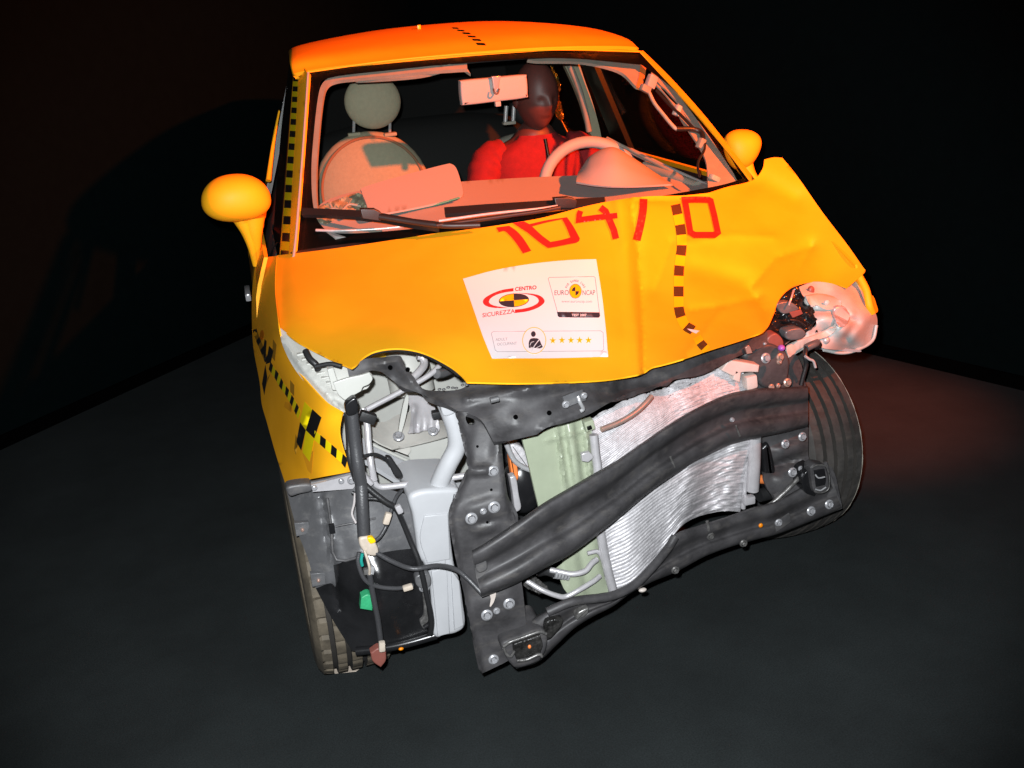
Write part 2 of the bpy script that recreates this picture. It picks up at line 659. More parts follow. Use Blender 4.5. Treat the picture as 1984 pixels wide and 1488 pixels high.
def ball(name, c, rad, m, parent=None, rot=(0, 0, 0), seg=32, shape=None, power=None):
    bm = bmesh.new()
    bmesh.ops.create_uvsphere(bm, u_segments=seg, v_segments=seg // 2, radius=1)
    Rm = Matrix.Rotation(rot[2], 3, 'Z') @ Matrix.Rotation(rot[1], 3, 'Y') @ Matrix.Rotation(rot[0], 3, 'X')
    for v in bm.verts:
        p = v.co.copy()
        if power:
            p = Vector([math.copysign(abs(q) ** power, q) for q in p])
        if shape:
            p = shape(p)
        v.co = Rm @ Vector((p.x * rad[0], p.y * rad[1], p.z * rad[2])) + Vector(c)
    return from_bm(name, bm, m, parent, True, None)


def slab(name, outline, y, depth_m, m, parent=None, bev=0.006, n=5, tilt=None):
    """a solid body: a drawn front outline at depth y, carried depth_m back"""
    ol = curve_outline(outline, n)
    dfun = y if callable(y) else (lambda a, b: y)
    bm = bmesh.new()
    vs = [bm.verts.new(at(p[0], p[1], dfun(*p))) for p in ol]
    f = bm.faces.new(vs)
    bm.normal_update()
    if f.normal.dot(Vector(CAM) - f.calc_center_median()) < 0:
        f.normal_flip()
    r = bmesh.ops.extrude_face_region(bm, geom=[f])
    nv = [e for e in r['geom'] if isinstance(e, bmesh.types.BMVert)]
    # the extruded copy becomes the front; the original face is moved back
    back = [v for v in bm.verts if v not in nv]
    for v in back:
        v.co += Vector((0, depth_m, 0))
    bmesh.ops.recalc_face_normals(bm, faces=bm.faces)
    if bev:
        fr = [e for e in bm.edges if all(v in nv for v in e.verts)]
        bmesh.ops.bevel(bm, geom=fr, offset=bev, segments=3, affect='EDGES', profile=0.6)
    big = [f for f in bm.faces if len(f.verts) > 4]
    bmesh.ops.triangulate(bm, faces=big)
    return from_bm(name, bm, m, parent, True, 40)


_bolt = {}


def bolt(px, py, y, r, m, parent, nrm=(0, -1, 0.0), name='bolt'):
    """flanged hexagon bolt head"""
    key = (round(r, 4), m.name)
    if key not in _bolt:
        bm = bmesh.new()
        prof = [(r, 0.0), (r, 0.0025), (r * 0.82, 0.0045), (r * 0.66, 0.005)]
        rings = [[bm.verts.new((a * math.cos(k * math.pi / 12), a * math.sin(k * math.pi / 12), h)) for k in range(24)] for a, h in prof]
        for i in range(len(prof) - 1):
            for k in range(24):
                bm.faces.new([rings[i][k], rings[i][(k + 1) % 24], rings[i + 1][(k + 1) % 24], rings[i + 1][k]])
        h0, h1 = 0.003, 0.003 + r * 0.62
        prof = [(r * 0.62, h0), (r * 0.62, h1 - r * 0.08), (r * 0.54, h1), (r * 0.36, h1), (r * 0.30, h1 - r * 0.08)]
        rings = [[bm.verts.new((a * math.cos(k * math.pi / 3), a * math.sin(k * math.pi / 3), h)) for k in range(6)] for a, h in prof]
        for i in range(len(prof) - 1):
            for k in range(6):
                bm.faces.new([rings[i][k], rings[i][(k + 1) % 6], rings[i + 1][(k + 1) % 6], rings[i + 1][k]])
        bm.faces.new(rings[-1])
        me = bpy.data.meshes.new('bolt')
        bm.normal_update()
        bm.to_mesh(me)
        bm.free()
        me.materials.append(m)
        me.polygons.foreach_set('use_smooth', [True] * len(me.polygons))
        me.set_sharp_from_angle(angle=math.radians(30))
        _bolt[key] = me
    o = bpy.data.objects.new(name, _bolt[key])
    COL.objects.link(o)
    p = at(px, py, y)
    o.parent = parent
    o.location = p - Vector(WORLD[parent.name])
    q = Vector(nrm).to_track_quat('Z', 'Y')
    o.rotation_mode = 'QUATERNION'
    o.rotation_quaternion = q @ Quaternion((0, 0, 1), random.uniform(0, 1))
    return o


def bump_(px, py, cx, cy, rx, ry, h, ang=0, p=4):
    a = math.radians(ang)
    dx, dy = px - cx, py - cy
    u = (dx * math.cos(a) + dy * math.sin(a)) / rx
    v = (-dx * math.sin(a) + dy * math.cos(a)) / ry
    return h * math.exp(-(abs(u) ** p + abs(v) ** p))


def seg_dist(px, py, a, b):
    ax, ay = a
    bx, by = b
    t = max(0, min(1, ((px - ax) * (bx - ax) + (py - ay) * (by - ay)) / ((bx - ax) ** 2 + (by - ay) ** 2)))
    dx, dy = px - ax - t * (bx - ax), py - ay - t * (by - ay)
    return math.hypot(dx, dy), t


def crease(px, py, line, w, h):
    d = min(seg_dist(px, py, a, b)[0] for a, b in zip(line, line[1:]))
    return h * math.exp(-d / w)


def fold(px, py, line, w, h):
    d = min(seg_dist(px, py, a, b)[0] for a, b in zip(line, line[1:]))
    return h * math.exp(-(d / w) ** 2)


def zz(ox, oy, s):
    return lambda *l: [(ox + p[0] / s, oy + p[1] / s) + tuple(p[2:]) for p in l]


# ------------------------------------------------------------------ setting
def structure(o, kind='structure'):
    o['kind'] = kind
    return o


bm = bmesh.new()
nx = 40
for i in range(nx + 1):
    for j in range(nx + 1):
        bm.verts.new((-6 + 12 * i / nx, -5 + 11 * j / nx, 0))
bm.verts.ensure_lookup_table()
for i in range(nx):
    for j in range(nx):
        bm.faces.new([bm.verts[k] for k in (i * (nx + 1) + j, (i + 1) * (nx + 1) + j, (i + 1) * (nx + 1) + j + 1, i * (nx + 1) + j + 1)])
structure(from_bm('floor', bm, M['floor'], None, True, None))

CORNER = np.array([0.391, 4.324])
DL = np.array([-1.911 - 0.391, 1.891 - 4.324])
DL /= np.linalg.norm(DL)
DR = np.array([2.007 - 0.391, 0.704 - 4.324])
DR /= np.linalg.norm(DR)


def wall(name, d, length, label):
    e = CORNER + d * length
    n = np.array([-d[1], d[0]])
    if n @ (np.array([0, 0]) - CORNER) > 0:
        n = -n
    bm = bmesh.new()
    v = []
    for q in (CORNER - d * 0.1, e, e + n * 0.12, CORNER - d * 0.1 + n * 0.12):
        v.append([bm.verts.new((q[0], q[1], h)) for h in (0.0, 4.2)])
    for i in range(4):
        j = (i + 1) % 4
        bm.faces.new([v[i][0], v[j][0], v[j][1], v[i][1]])
    bm.faces.new([a[1] for a in v])
    bmesh.ops.recalc_face_normals(bm, faces=bm.faces)
    structure(from_bm(name, bm, M['wall'], None, False))
    bm = bmesh.new()
    v = []
    for q in (CORNER - d * 0.02 - n * 0.012, e - n * 0.012, e + n * 0.02, CORNER + n * 0.02):
        v.append([bm.verts.new((q[0], q[1], h)) for h in (0.0, 0.055)])
    for i in range(4):
        j = (i + 1) % 4
        bm.faces.new([v[i][0], v[j][0], v[j][1], v[i][1]])
    bm.faces.new([a[1] for a in v])
    bmesh.ops.recalc_face_normals(bm, faces=bm.faces)
    structure(from_bm('skirting', bm, M['gap'], None, False))


wall('wall_left', DL, 5.2, '')
wall('wall_right', DR, 4.35, '')

# ------------------------------------------------------------------ the car
CAR = thing('crashed_car', 'small yellow crash test car with its nose smashed open, on a dark grey floor', 'car')

# ---- roof, pillars, body shell
roof_rows = [
    [(-0.566, 1.055, 1.376), (-0.548, 1.035, 1.398), (-0.28, 0.962, 1.412), (0.0, 0.935, 1.414), (0.28, 0.962, 1.405), (0.556, 1.035, 1.380), (0.580, 1.055, 1.356)],
    [(-0.566, 1.16, 1.408), (-0.544, 1.14, 1.438), (-0.28, 1.11, 1.452), (0.0, 1.10, 1.456), (0.28, 1.12, 1.447), (0.566, 1.18, 1.410), (0.592, 1.20, 1.376)],
    [(-0.545, 1.5, 1.420), (-0.52, 1.48, 1.456), (-0.26, 1.45, 1.480), (0.0, 1.45, 1.487), (0.28, 1.45, 1.478), (0.55, 1.48, 1.437), (0.575, 1.5, 1.400)],
    [(-0.525, 1.9, 1.40), (-0.50, 1.9, 1.44), (-0.25, 1.9, 1.472), (0.0, 1.9, 1.480), (0.25, 1.9, 1.472), (0.52, 1.9, 1.43), (0.545, 1.9, 1.39)],
    [(-0.485, 2.45, 1.34), (-0.46, 2.46, 1.38), (-0.24, 2.5, 1.405), (0.0, 2.51, 1.41), (0.24, 2.5, 1.405), (0.47, 2.46, 1.38), (0.495, 2.45, 1.34)],
]
ROOF = grid('roof', roof_rows, M['paint'], CAR, 8, 8, 0.012, px=False, toward=(0, 1.5, 5))
lin = [[(p[0] * 0.96, p[1] + 0.03, p[2] - 0.035) for p in r] for r in roof_rows]
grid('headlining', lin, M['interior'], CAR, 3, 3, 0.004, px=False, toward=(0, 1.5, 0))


def body_x(y, z):
    """half-width of the flank at this height and station"""
    prof = [(0.18, 0.755), (0.30, 0.79), (0.5, 0.808), (0.72, 0.812), (0.88, 0.79), (0.965, 0.752)]
    zs = [p[0] for p in prof]
    xs = [p[1] for p in prof]
    x = float(np.interp(z, zs, xs))
    x -= .085 * max(0.0, y - .8) * min(1.0, max(0.0, (z - .6) / .38))
    if y > 2.2:
        x -= 0.12 * ((y - 2.2) / 0.7) ** 2
    return x


for s in (-1, 1):
    side = [(0.36, 0.24, 1), (0.36, 0.60, 1), (0.38, 0.80), (0.46, 0.963, 1), (1.3, 0.975), (2.2, 0.985), (2.70, 0.95, 1), (2.82, 0.6), (2.72, 0.28, 1), (2.62, 0.28, 1), (2.58, 0.42), (2.47, 0.56), (2.3, 0.61), (2.13, 0.56), (2.02, 0.42), (1.98, 0.24, 1)]
    ol = curve_outline(side, 5)
    bs = sheet('side_panel', ol, None, M['paint'], CAR, 0.09, 0.01, fn=lambda a, b: Vector((s * body_x(a, b), a, b)), toward=(s * 5, 1, 1))
    # greenhouse: glass with pillars
    gl_o = [(0.60, 0.985), (1.03, 1.345), (1.5, 1.395), (2.05, 1.36), (2.3, 1.02), (2.25, 0.985)]
    sheet('side_window', gl_o, None, M['glass'], CAR, 0.1, 0.004, fn=lambda a, b: Vector((s * (0.752 - (b - 0.97) * 0.36 - .075 * (a - .8)), a, b)), toward=(s * 5, 1, 1))
    pf = lambda a, b: Vector((s * (0.756 - (b - 0.97) * 0.36 - .075 * (a - .8)), a, b))
    sheet('centre_pillar', [(1.42, 0.972), (1.56, 0.972), (1.58, 1.402), (1.47, 1.402)], None, M['frit'], CAR, 0.08, 0.02, fn=pf, toward=(s * 5, 1, 1))
    sheet('rear_pillar', [(2.08, 0.972), (2.74, 0.952), (2.50, 1.36), (2.05, 1.39), (2.16, 1.2)], None, M['paint'], CAR, 0.08, 0.02, fn=pf, toward=(s * 5, 1, 1))
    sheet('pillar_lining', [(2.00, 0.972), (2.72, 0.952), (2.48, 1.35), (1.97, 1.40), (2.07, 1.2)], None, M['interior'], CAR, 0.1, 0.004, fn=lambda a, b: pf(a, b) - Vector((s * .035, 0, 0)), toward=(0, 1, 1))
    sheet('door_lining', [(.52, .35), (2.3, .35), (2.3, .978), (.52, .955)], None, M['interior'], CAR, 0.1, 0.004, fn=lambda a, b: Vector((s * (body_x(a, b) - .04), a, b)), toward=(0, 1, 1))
# tail: lower panel and hatch
tail = [[(-0.70, 2.68, 0.28), (0.0, 2.84, 0.28), (0.70, 2.68, 0.28)], [(-0.70, 2.74, 0.6), (0, 2.9, 0.6), (0.70, 2.74, 0.6)],
        [(-0.58, 2.68, 0.95), (0, 2.82, 0.96), (0.58, 2.68, 0.95)], [(-0.48, 2.45, 1.35), (0, 2.53, 1.40), (0.48, 2.45, 1.35)]]
grid('tailgate', tail, M['paint'], CAR, 6, 6, 0.01, px=False, toward=(0, 6, 1))
tin = [[(p[0] * 0.97, p[1] - 0.04, p[2]) for p in r] for r in tail]
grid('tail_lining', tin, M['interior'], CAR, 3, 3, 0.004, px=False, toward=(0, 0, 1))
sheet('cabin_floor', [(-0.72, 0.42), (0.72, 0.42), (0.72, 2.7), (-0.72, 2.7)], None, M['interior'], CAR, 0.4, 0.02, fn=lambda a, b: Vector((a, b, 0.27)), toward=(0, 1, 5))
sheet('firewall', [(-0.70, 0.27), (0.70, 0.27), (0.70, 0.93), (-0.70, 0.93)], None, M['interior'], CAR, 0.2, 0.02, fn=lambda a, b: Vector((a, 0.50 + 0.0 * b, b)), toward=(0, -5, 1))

# rear seat in the dark
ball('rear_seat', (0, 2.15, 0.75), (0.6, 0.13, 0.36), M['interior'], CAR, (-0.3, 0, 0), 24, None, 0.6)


# ---- windscreen
wsd = Depth([(595, 140, 1.02), (760, 118, .965), (925, 105, .94), (1080, 98, .965), (1238, 102, 1.02), (562, 497, .44), (760, 470, .30), (1000, 432, .23), (1250, 400, .29), (1462, 352, .43),
             (583, 310, .74), (965, 270, .60), (1352, 225, .73), (770, 295, .635), (1160, 250, .645)])
ws_out = curve_outline([(592, 141, 1), (760, 119), (925, 105), (1080, 98), (1239, 101, 1), (1352, 224), (1464, 353, 1), (1250, 402), (1000, 436), (760, 478), (563, 499, 1), (580, 310)], 6)
sheet('windscreen', ws_out, wsd, M['glass'], CAR, 40, 0.0)
frit_in = curve_outline([(640, 150), (617, 172), (608, 250), (603, 330), (607, 400), (622, 436), (655, 452), (760, 447), (900, 432), (1040, 414), (1200, 393), (1380, 362), (1440, 346, 1), (1395, 275), (1310, 178), (1243, 125, 1), (1090, 112), (925, 119), (760, 135)], 6)
wfd = lambda a, b: wsd(a, b) + 0.006
sheet('windscreen_border', ws_out, wfd, M['frit'], CAR, 16, 0.001, holes=[frit_in])

# front pillars, near one with its tape; outlines follow the pillar face
apd = lambda a, b: .985 - .58 * (b - 140) / 357 + .0032 * max(0.0, (600 - 29 * (b - 142) / 356) - a) + .00008 * max(0.0, (600 - 29 * (b - 142) / 356) - a) ** 2
AP = sheet('front_pillar', curve_outline([(590, 132, 1), (597, 143, 1), (591, 230), (583, 340), (574, 440), (568, 498, 1), (541, 499, 1), (551, 380), (560, 260), (568, 150), (572, 120, 1)], 5), apd, M['paint'], CAR, 10, 0.010)
tape_l = [(574, 130), (568, 240), (560, 350), (555, 440), (551, 497)]


def tape_marks(line, w, period, depth, parent, mb, my, first=0, off=0.0025, skew=0.0, nm='check_tape', n=12):
    P = catmull([np.array(p, float) for p in line], n)
    d = [0]
    for a, b in zip(P, P[1:]):
        d.append(d[-1] + np.linalg.norm(b - a))
    tot = d[-1]

    def pos(s):
        i = int(np.searchsorted(d, min(s, tot - 1e-6), 'right')) - 1
        i = max(0, min(i, len(P) - 2))
        t = (s - d[i]) / (d[i + 1] - d[i])
        tg = (P[i + 1] - P[i]) / (d[i + 1] - d[i])
        return P[i] + (P[i + 1] - P[i]) * t, tg
    bm = bmesh.new()
    s, k = 0.0, first
    last = None
    nw = 4
    while s < tot - 1:
        per = period(s / tot) if callable(period) else period
        e = min(s + per, tot)
        sub = max(2, int((e - s) / 4))
        for q in range(sub + 1):
            if q == 0 and last is not None:
                continue
            sv = s + (e - s) * q / sub
            ww = w(sv / tot) if callable(w) else w
            p, tg = pos(sv)
            nn = np.array([-tg[1], tg[0]])
            row = []
            for c in range(nw + 1):
                f = c / nw * 2 - 1
                z = p + nn * ww / 2 * f + tg * skew * ww * f
                p3 = at(z[0], z[1], depth(z[0], z[1]))
                row.append(bm.verts.new(p3 + (Vector(CAM) - p3).normalized() * off))
            if last is not None:
                for c in range(nw):
                    fc = bm.faces.new([last[c], last[c + 1], row[c + 1], row[c]])
                    fc.material_index = k % 2
            last = row
        s, k = e, k + 1
    bm.normal_update()
    if sum(f.normal.dot(Vector(CAM) - f.calc_center_median()) for f in bm.faces) < 0:
        bmesh.ops.reverse_faces(bm, faces=bm.faces)
    return from_bm(nm, bm, [mb, my], parent, True, None)


tape_marks(tape_l, lambda t: 9 + 6 * t, lambda t: 9 + 9 * t, apd, AP, M['black'], M['lemon'], off=0.004)
# bright moulding line along the glass
tube('windscreen_moulding', [(597, 141, .98), (591, 230, .835), (583, 340, .655), (575, 440, .495), (569, 497, .402)], 0.0035, M['ivory'], CAR, 5)
tube('windscreen_moulding', [(594, 140, 1.015), (760, 117, .96), (925, 103, .935), (1080, 96, .96), (1240, 100, 1.015)], 0.003, M['paint'], CAR, 5)
apr = Depth([(1238, 100, 1.02), (1462, 352, .43), (1255, 104, 1.05), (1475, 352, .47), (1352, 222, .73), (1365, 215, .76)])
sheet('front_pillar', curve_outline([(1240, 99, 1), (1290, 152), (1352, 222), (1410, 290), (1460, 355, 1), (1467, 353, 1), (1415, 286), (1357, 214), (1297, 148), (1246, 98, 1)], 5), apr, M['paint'], CAR, 9, 0.006)
# dark side window frame beside the near pillar
sfd = Depth([(569, 130, 1.25), (541, 497, .70), (555, 310, .99), (553, 150, 1.32), (527, 497, .76), (540, 310, 1.06)])
sheet('window_frame', curve_outline([(571, 118, 1), (560, 240), (549, 380), (541, 500, 1), (528, 500, 1), (533, 400), (545, 250), (560, 125, 1)], 5), sfd, M['frit'], CAR, 10, 0.02)
tube('rear_haunch_edge', [(541, 215, 1.3), (532, 262, 1.25), (525, 310, 1.2), (520, 350, 1.15)], 0.003, M['paint'], CAR, 5, r2=0.009)

# ---- bonnet
HOODLINE_REAR = [(536, 495, 1), (620, 485), (700, 474), (780, 462), (850, 451), (920, 443), (1000, 431), (1048, 422.5), (1085, 413), (1129, 401), (1180, 390), (1216, 384, 1), (1260, 380), (1320, 379), (1372, 374, 1), (1410, 362), (1445, 354), (1465, 345), (1478, 326), (1481, 309, 1), (1500, 305), (1516, 306, 1)]
HOOD = HOODLINE_REAR + [(1545, 342), (1594, 412), (1640, 472), (1673, 519, 1), (1674, 527), (1640, 557, 1), (1615, 549), (1585, 545), (1550, 550), (1525, 563), (1508, 583), (1500, 605), (1490, 630), (1480, 643, 1), (1430, 660), (1366, 680), (1320, 696), (1285, 706), (1262, 712), (1244, 724, 1), (1180, 735), (1100, 740), (1000, 742), (905, 740, 1), (892, 725), (870, 708), (830, 687), (795, 677), (760, 675), (725, 681), (702, 694), (690, 707), (681, 713, 1), (650, 700), (600, 675), (565, 655), (541, 634, 1), (535, 590), (534, 540)]
hood_c = [(537, 494, .45), (700, 474, .33), (850, 450, .27), (1000, 425, .23), (1100, 408, .23), (1215, 384, .22), (1300, 380, .28), (1372, 374, .32), (1450, 354, .37), (1480, 310, .43), (1515, 306, .42),
          (533, 560, .20), (540, 636, -.10), (600, 675, -.23), (680, 712, -.36), (620, 560, .10), (640, 640, -.14), (760, 560, .02), (760, 676, -.32), (900, 560, -.05), (900, 650, -.29), (900, 740, -.47),
          (1050, 480, .09), (1050, 560, -.10), (1050, 650, -.30), (1000, 742, -.50), (1100, 740, -.49), (1190, 480, .035), (1195, 560, -.13), (1200, 650, -.31), (1215, 730, -.46),
          (1255, 480, .075), (1262, 560, -.07), (1258, 650, -.29), (1250, 718, -.44), (1330, 480, .085), (1340, 560, -.085), (1365, 680, -.40), (1400, 480, .10), (1420, 560, -.045), (1480, 642, -.28), (1500, 450, .19),
          (1560, 400, .28), (1580, 500, .10), (1600, 545, .02), (1530, 556, -.05), (1640, 557, -.03), (1672, 522, .0), (1625, 450, .16), (1560, 350, .34), (1430, 610, -.18), (1430, 430, .20)]


def hood_x(px, py):
    v = 0.0
    v += fold(px, py, [(1200, 392), (1212, 470), (1222, 560), (1232, 640), (1238, 730)], 15, -0.022)   # ridge left of the fold
    v += crease(px, py, [(1224, 396), (1236, 480), (1246, 600), (1248, 720)], 7, 0.026)             # the fold itself
    v += crease(px, py, [(1484, 602), (1452, 560), (1500, 500), (1572, 476)], 14, 0.020)
    v += crease(px, py, [(1572, 476), (1548, 520), (1540, 548)], 12, 0.012)
    v += crease(px, py, [(1340, 600), (1400, 592), (1470, 575)], 9, 0.015)
    v += crease(px, py, [(1300, 470), (1268, 560)], 18, 0.018)
    v += fold(px, py, [(1345, 520), (1440, 545), (1470, 590)], 22, 0.018)
    v += fold(px, py, [(1465, 600), (1475, 640)], 14, -0.018)
    v += crease(px, py, [(1330, 470), (1420, 455), (1500, 460)], 11, -0.012)
    v += crease(px, py, [(1216, 384), (1290, 388), (1372, 383)], 5, 0.016)
    v += crease(px, py, [(1216, 384), (1222, 430), (1218, 470)], 5, -0.010)
    v += fold(px, py, [(1450, 354), (1480, 350), (1540, 385)], 20, 0.014)
    v += crease(px, py, [(1320, 700), (1370, 640), (1400, 600)], 12, -0.012)
    # soft round-over at the near rear corner
    v += 0.05 * math.exp(-((px - 530) / 26) ** 2)
    return v


hd = Depth(hood_c, hood_x)
BONNET = sheet('bonnet', curve_outline(HOOD, 6), hd, M['paint'], CAR, 6, 0.0035, auto=70)
BONNET['label'] = 'buckled yellow bonnet folded upward on the driver side'
tube('bonnet_edge_seal', [(a, b + 1, hd(a, b) + .012) for a, b in ((682, 713), (704, 695), (726, 682), (760, 676), (796, 678), (830, 688), (868, 709), (890, 725))], 0.005, M['blackmatt'], CAR, 5)

# red number on the bonnet (its upper half rolls over the rear edge)
z4 = zz(860, 360, 3.72)
z5 = zz(1260, 280, 3.381)
D1 = curve_outline(z4((376, 300, 1), (470, 288, 1), (520, 322), (572, 378), (630, 468, 1), (570, 488, 1), (520, 412), (472, 355), (436, 326), (396, 334, 1)), 4)
D6 = curve_outline(z4((496, 268, 1), (578, 256, 1), (616, 276, 1), (740, 248), (888, 226, 1), (935, 295), (980, 378, 1), (974, 398), (955, 410, 1), (770, 446), (740, 442, 1), (690, 408), (604, 338, 1)), 4)
D6H = curve_outline(z4((636, 292, 1), (700, 352), (768, 404, 1), (840, 391), (912, 372, 1), (885, 305), (852, 240, 1), (740, 264)), 4)
D4 = segs(z4((1128, 156), (1165, 184), (1195, 250), (1225, 320), (1240, 382)), 13) + segs(z4((985, 180), (975, 210), (972, 246), (1100, 228), (1250, 214)), 11)
D7 = segs(z4((1440, 94), (1435, 180), (1415, 290), (1390, 392)), 15, n=3)
D0 = segs(z5((226, 362), (245, 470), (262, 575), (290, 592), (420, 592), (442, 575), (420, 470), (395, 370), (380, 362), (300, 360)), 12.0, True)
decal('painted_digit', D1, hd, M['red'], BONNET, 0.006, 3.5)
decal('painted_digit', D6, hd, M['red'], BONNET, 0.006, 3.5, [D6H])
for dg_ in (D4, D7, D0):
    decals('painted_digit', dg_, hd, M['red'], BONNET, 0.007, 3.5)

tape_marks([(1309, 396), (1318, 440), (1321, 475), (1316, 520), (1315, 565), (1316, 600), (1326, 628), (1343, 640)], 19, 20, hd, BONNET, M['brownblack'], M['goldtape'])
tape_marks([(1350, 652), (1357, 664), (1370, 678)], 17, 13, hd, BONNET, M['brownblack'], M['goldtape'], first=1)
decals('torn_tape_end', [z5((240, 1205), (322, 1220), (300, 1238), (262, 1222))], hd, M['paper'], BONNET, 0.006)

# ---- paper sign on the bonnet
sign_out = curve_outline([(897, 540, 1), (960, 523), (1030, 511), (1100, 504), (1155, 502, 1), (1166, 570), (1174, 640), (1178, 691, 1), (1065, 694), (953, 694, 1), (935, 650), (915, 592)], 5)
SIGN = sheet('paper_notice', sign_out, None, M['paper'], CAR, 12, 0.0, fn=lambda a, b: at(a, b, hd(a, b)) + (Vector(CAM) - at(a, b, hd(a, b))).normalized() * 0.0035)
SIGN['label'] = 'white printed crash test notice stuck on the bonnet'
so = 0.005


def ell(cx, cy, rx, ry, ang=0, n=28, a0=0, a1=360):
    t = math.radians(ang)
    out = []
    for k in range(n + (0 if a1 - a0 == 360 else 1)):
        a = math.radians(a0 + (a1 - a0) * k / n)
        x, y = rx * math.cos(a), ry * math.sin(a)
        out.append((cx + x * math.cos(t) - y * math.sin(t), cy + x * math.sin(t) + y * math.cos(t)))
    return out


left_sw = z4((502, 737, 1), (420, 750), (345, 778), (292, 812), (282, 842), (310, 868), (380, 881), (470, 880, 1), (400, 871), (350, 859), (326, 840), (336, 812), (380, 785), (440, 768), (502, 760, 1))
right_sw = z4((512, 917, 1), (600, 905), (670, 882), (715, 852), (725, 825), (698, 795), (638, 778), (530, 772, 1), (620, 785), (665, 801), (684, 826), (670, 850), (620, 874), (560, 887), (512, 892, 1))
decals('red_swoosh_logo', [curve_outline(left_sw, 4), curve_outline(right_sw, 4)], hd, M['logored'], SIGN, so, 5)


def quads(cx, cy, rx, ry, ang, spans):
    out = []
    for a0, a1 in spans:
        out.append([(cx, cy)] + ell(cx, cy, rx, ry, ang, 8, a0, a1))
    return out


tcx, tcy = 860 + 505 / 3.72, 360 + 825 / 3.72
decals('target_emblem', [ell(tcx, tcy, 29.5, 13.3, -4)], hd, M['ink'], SIGN, so, 6)
decals('target_emblem', quads(tcx, tcy, 28, 12, -4, [(180, 270), (0, 90)]), hd, M['goldtape'], SIGN, so + .0008, 6)
# rating box, upper right
fr = z4((752, 668), (762, 660), (1080, 654), (1090, 660), (1124, 935), (1118, 946), (838, 946), (826, 935))
decals('notice_frame', segs(fr, 1.0, True), hd, M['paleink'], SIGN, so, 20)
decals('notice_bar', [z4((815, 908), (1122, 912), (1126, 938), (1118, 950), (835, 948), (822, 940))], hd, M['ink'], SIGN, so + .0004, 8)
ex, ey = 860 + 948 / 3.72, 360 + 759 / 3.72
decals('round_emblem', [ell(ex, ey, 12, 14.2, 0)], hd, M['ink'], SIGN, so, 6)
decals('round_emblem', [ell(ex, ey, 11.2, 13.4, 0)], hd, M['goldtape'], SIGN, so + .0006, 6)
decals('round_emblem', quads(ex, ey, 7.0, 8.2, 0, [(180, 270), (0, 90)]), hd, M['ink'], SIGN, so + .0012, 6)
# occupant box
fr = z4((342, 1062), (356, 1050), (1130, 1045), (1148, 1058), (1152, 1178), (1140, 1190), (385, 1196), (370, 1184))
decals('notice_frame', segs(fr, 0.9, True), hd, M['paleink'], SIGN, so, 20)
ocx, ocy = 860 + 651 / 3.72, 360 + 1115 / 3.72
decals('occupant_ring', [ell(ocx, ocy, 23, 25.8, 0)], hd, M['paper'], SIGN, so + .0004, 6)
decals('occupant_ring', segs(ell(ocx, ocy, 22.6, 25.4, 0, 36), 1.3, True), hd, M['goldtape'], SIGN, so + .0008, 6)
torso = curve_outline(z4((612, 1168, 1), (612, 1130), (622, 1105), (645, 1098), (675, 1100), (690, 1112), (702, 1140), (712, 1162), (690, 1172, 1)), 4)
decals('occupant_symbol', [ell(860 + 645 / 3.72, 360 + 1068 / 3.72, 4.6, 5.6), torso], hd, M['ink'], SIGN, so + .0008, 5)
decals('occupant_symbol', segs(z4((694, 1100), (655, 1150), (628, 1198)), 1.6) + segs(z4((620, 1150), (630, 1128), (650, 1122)), 1.0) + segs(z4((622, 1162), (660, 1172), (700, 1150)), 1.0), hd, M['paper'], SIGN, so + .0014, 6)
stars = []
for sx, sy in ((785, 1115), (851, 1113), (916, 1113), (978, 1113), (1042, 1113)):
    cx, cy = 860 + sx / 3.72, 360 + sy / 3.72
    stars.append([(cx + (7.4 if k % 2 == 0 else 3.0) * math.sin(k * math.pi / 5) * .92, cy - (7.4 if k % 2 == 0 else 3.0) * math.cos(k * math.pi / 5)) for k in range(10)])
for st in stars:
    decals('gold_star', [st], hd, M['goldtape'], SIGN, so, 6)


def text(name, s, p0, p1, h, m, off=so, bold=0.0, slant=(0.0, -1.0), parent=None, depth=None):
    """a line of lettering between two pixels, h pixels tall, lying on the surface"""
    cu = bpy.data.curves.new('lettering', 'FONT')
    cu.body = s
    cu.size = 1
    cu.offset = bold
    cu.resolution_u = 3
    o = bpy.data.objects.new('lettering', cu)
    COL.objects.link(o)
    dg = bpy.context.evaluated_depsgraph_get()
    me = bpy.data.meshes.new_from_object(o.evaluated_get(dg))
    bpy.data.objects.remove(o)
    co = np.array([v.co[:] for v in me.vertices])
    x0, x1 = co[:, 0].min(), co[:, 0].max()
    y1 = 0.70
    depth = depth or hd
    for v, c in zip(me.vertices, co):
        t = (c[0] - x0) / (x1 - x0)
        px = p0[0] + (p1[0] - p0[0]) * t + slant[0] * h * c[1] / y1
        py = p0[1] + (p1[1] - p0[1]) * t + slant[1] * h * c[1] / y1
        p = at(px, py, depth(px, py))
        v.co = p + (Vector(CAM) - p).normalized() * off
    bmx = bmesh.new()
    bmx.from_mesh(me)
    bmx.normal_update()
    if sum(f.normal.dot(Vector(CAM) - f.calc_center_median()) for f in bmx.faces) < 0:
        bmesh.ops.reverse_faces(bmx, faces=bmx.faces)
    bpy.data.meshes.remove(me)
    return from_bm(name, bmx, m, parent or SIGN, False, None)


def zp(x, y):
    return (860 + x / 3.72, 360 + y / 3.72)


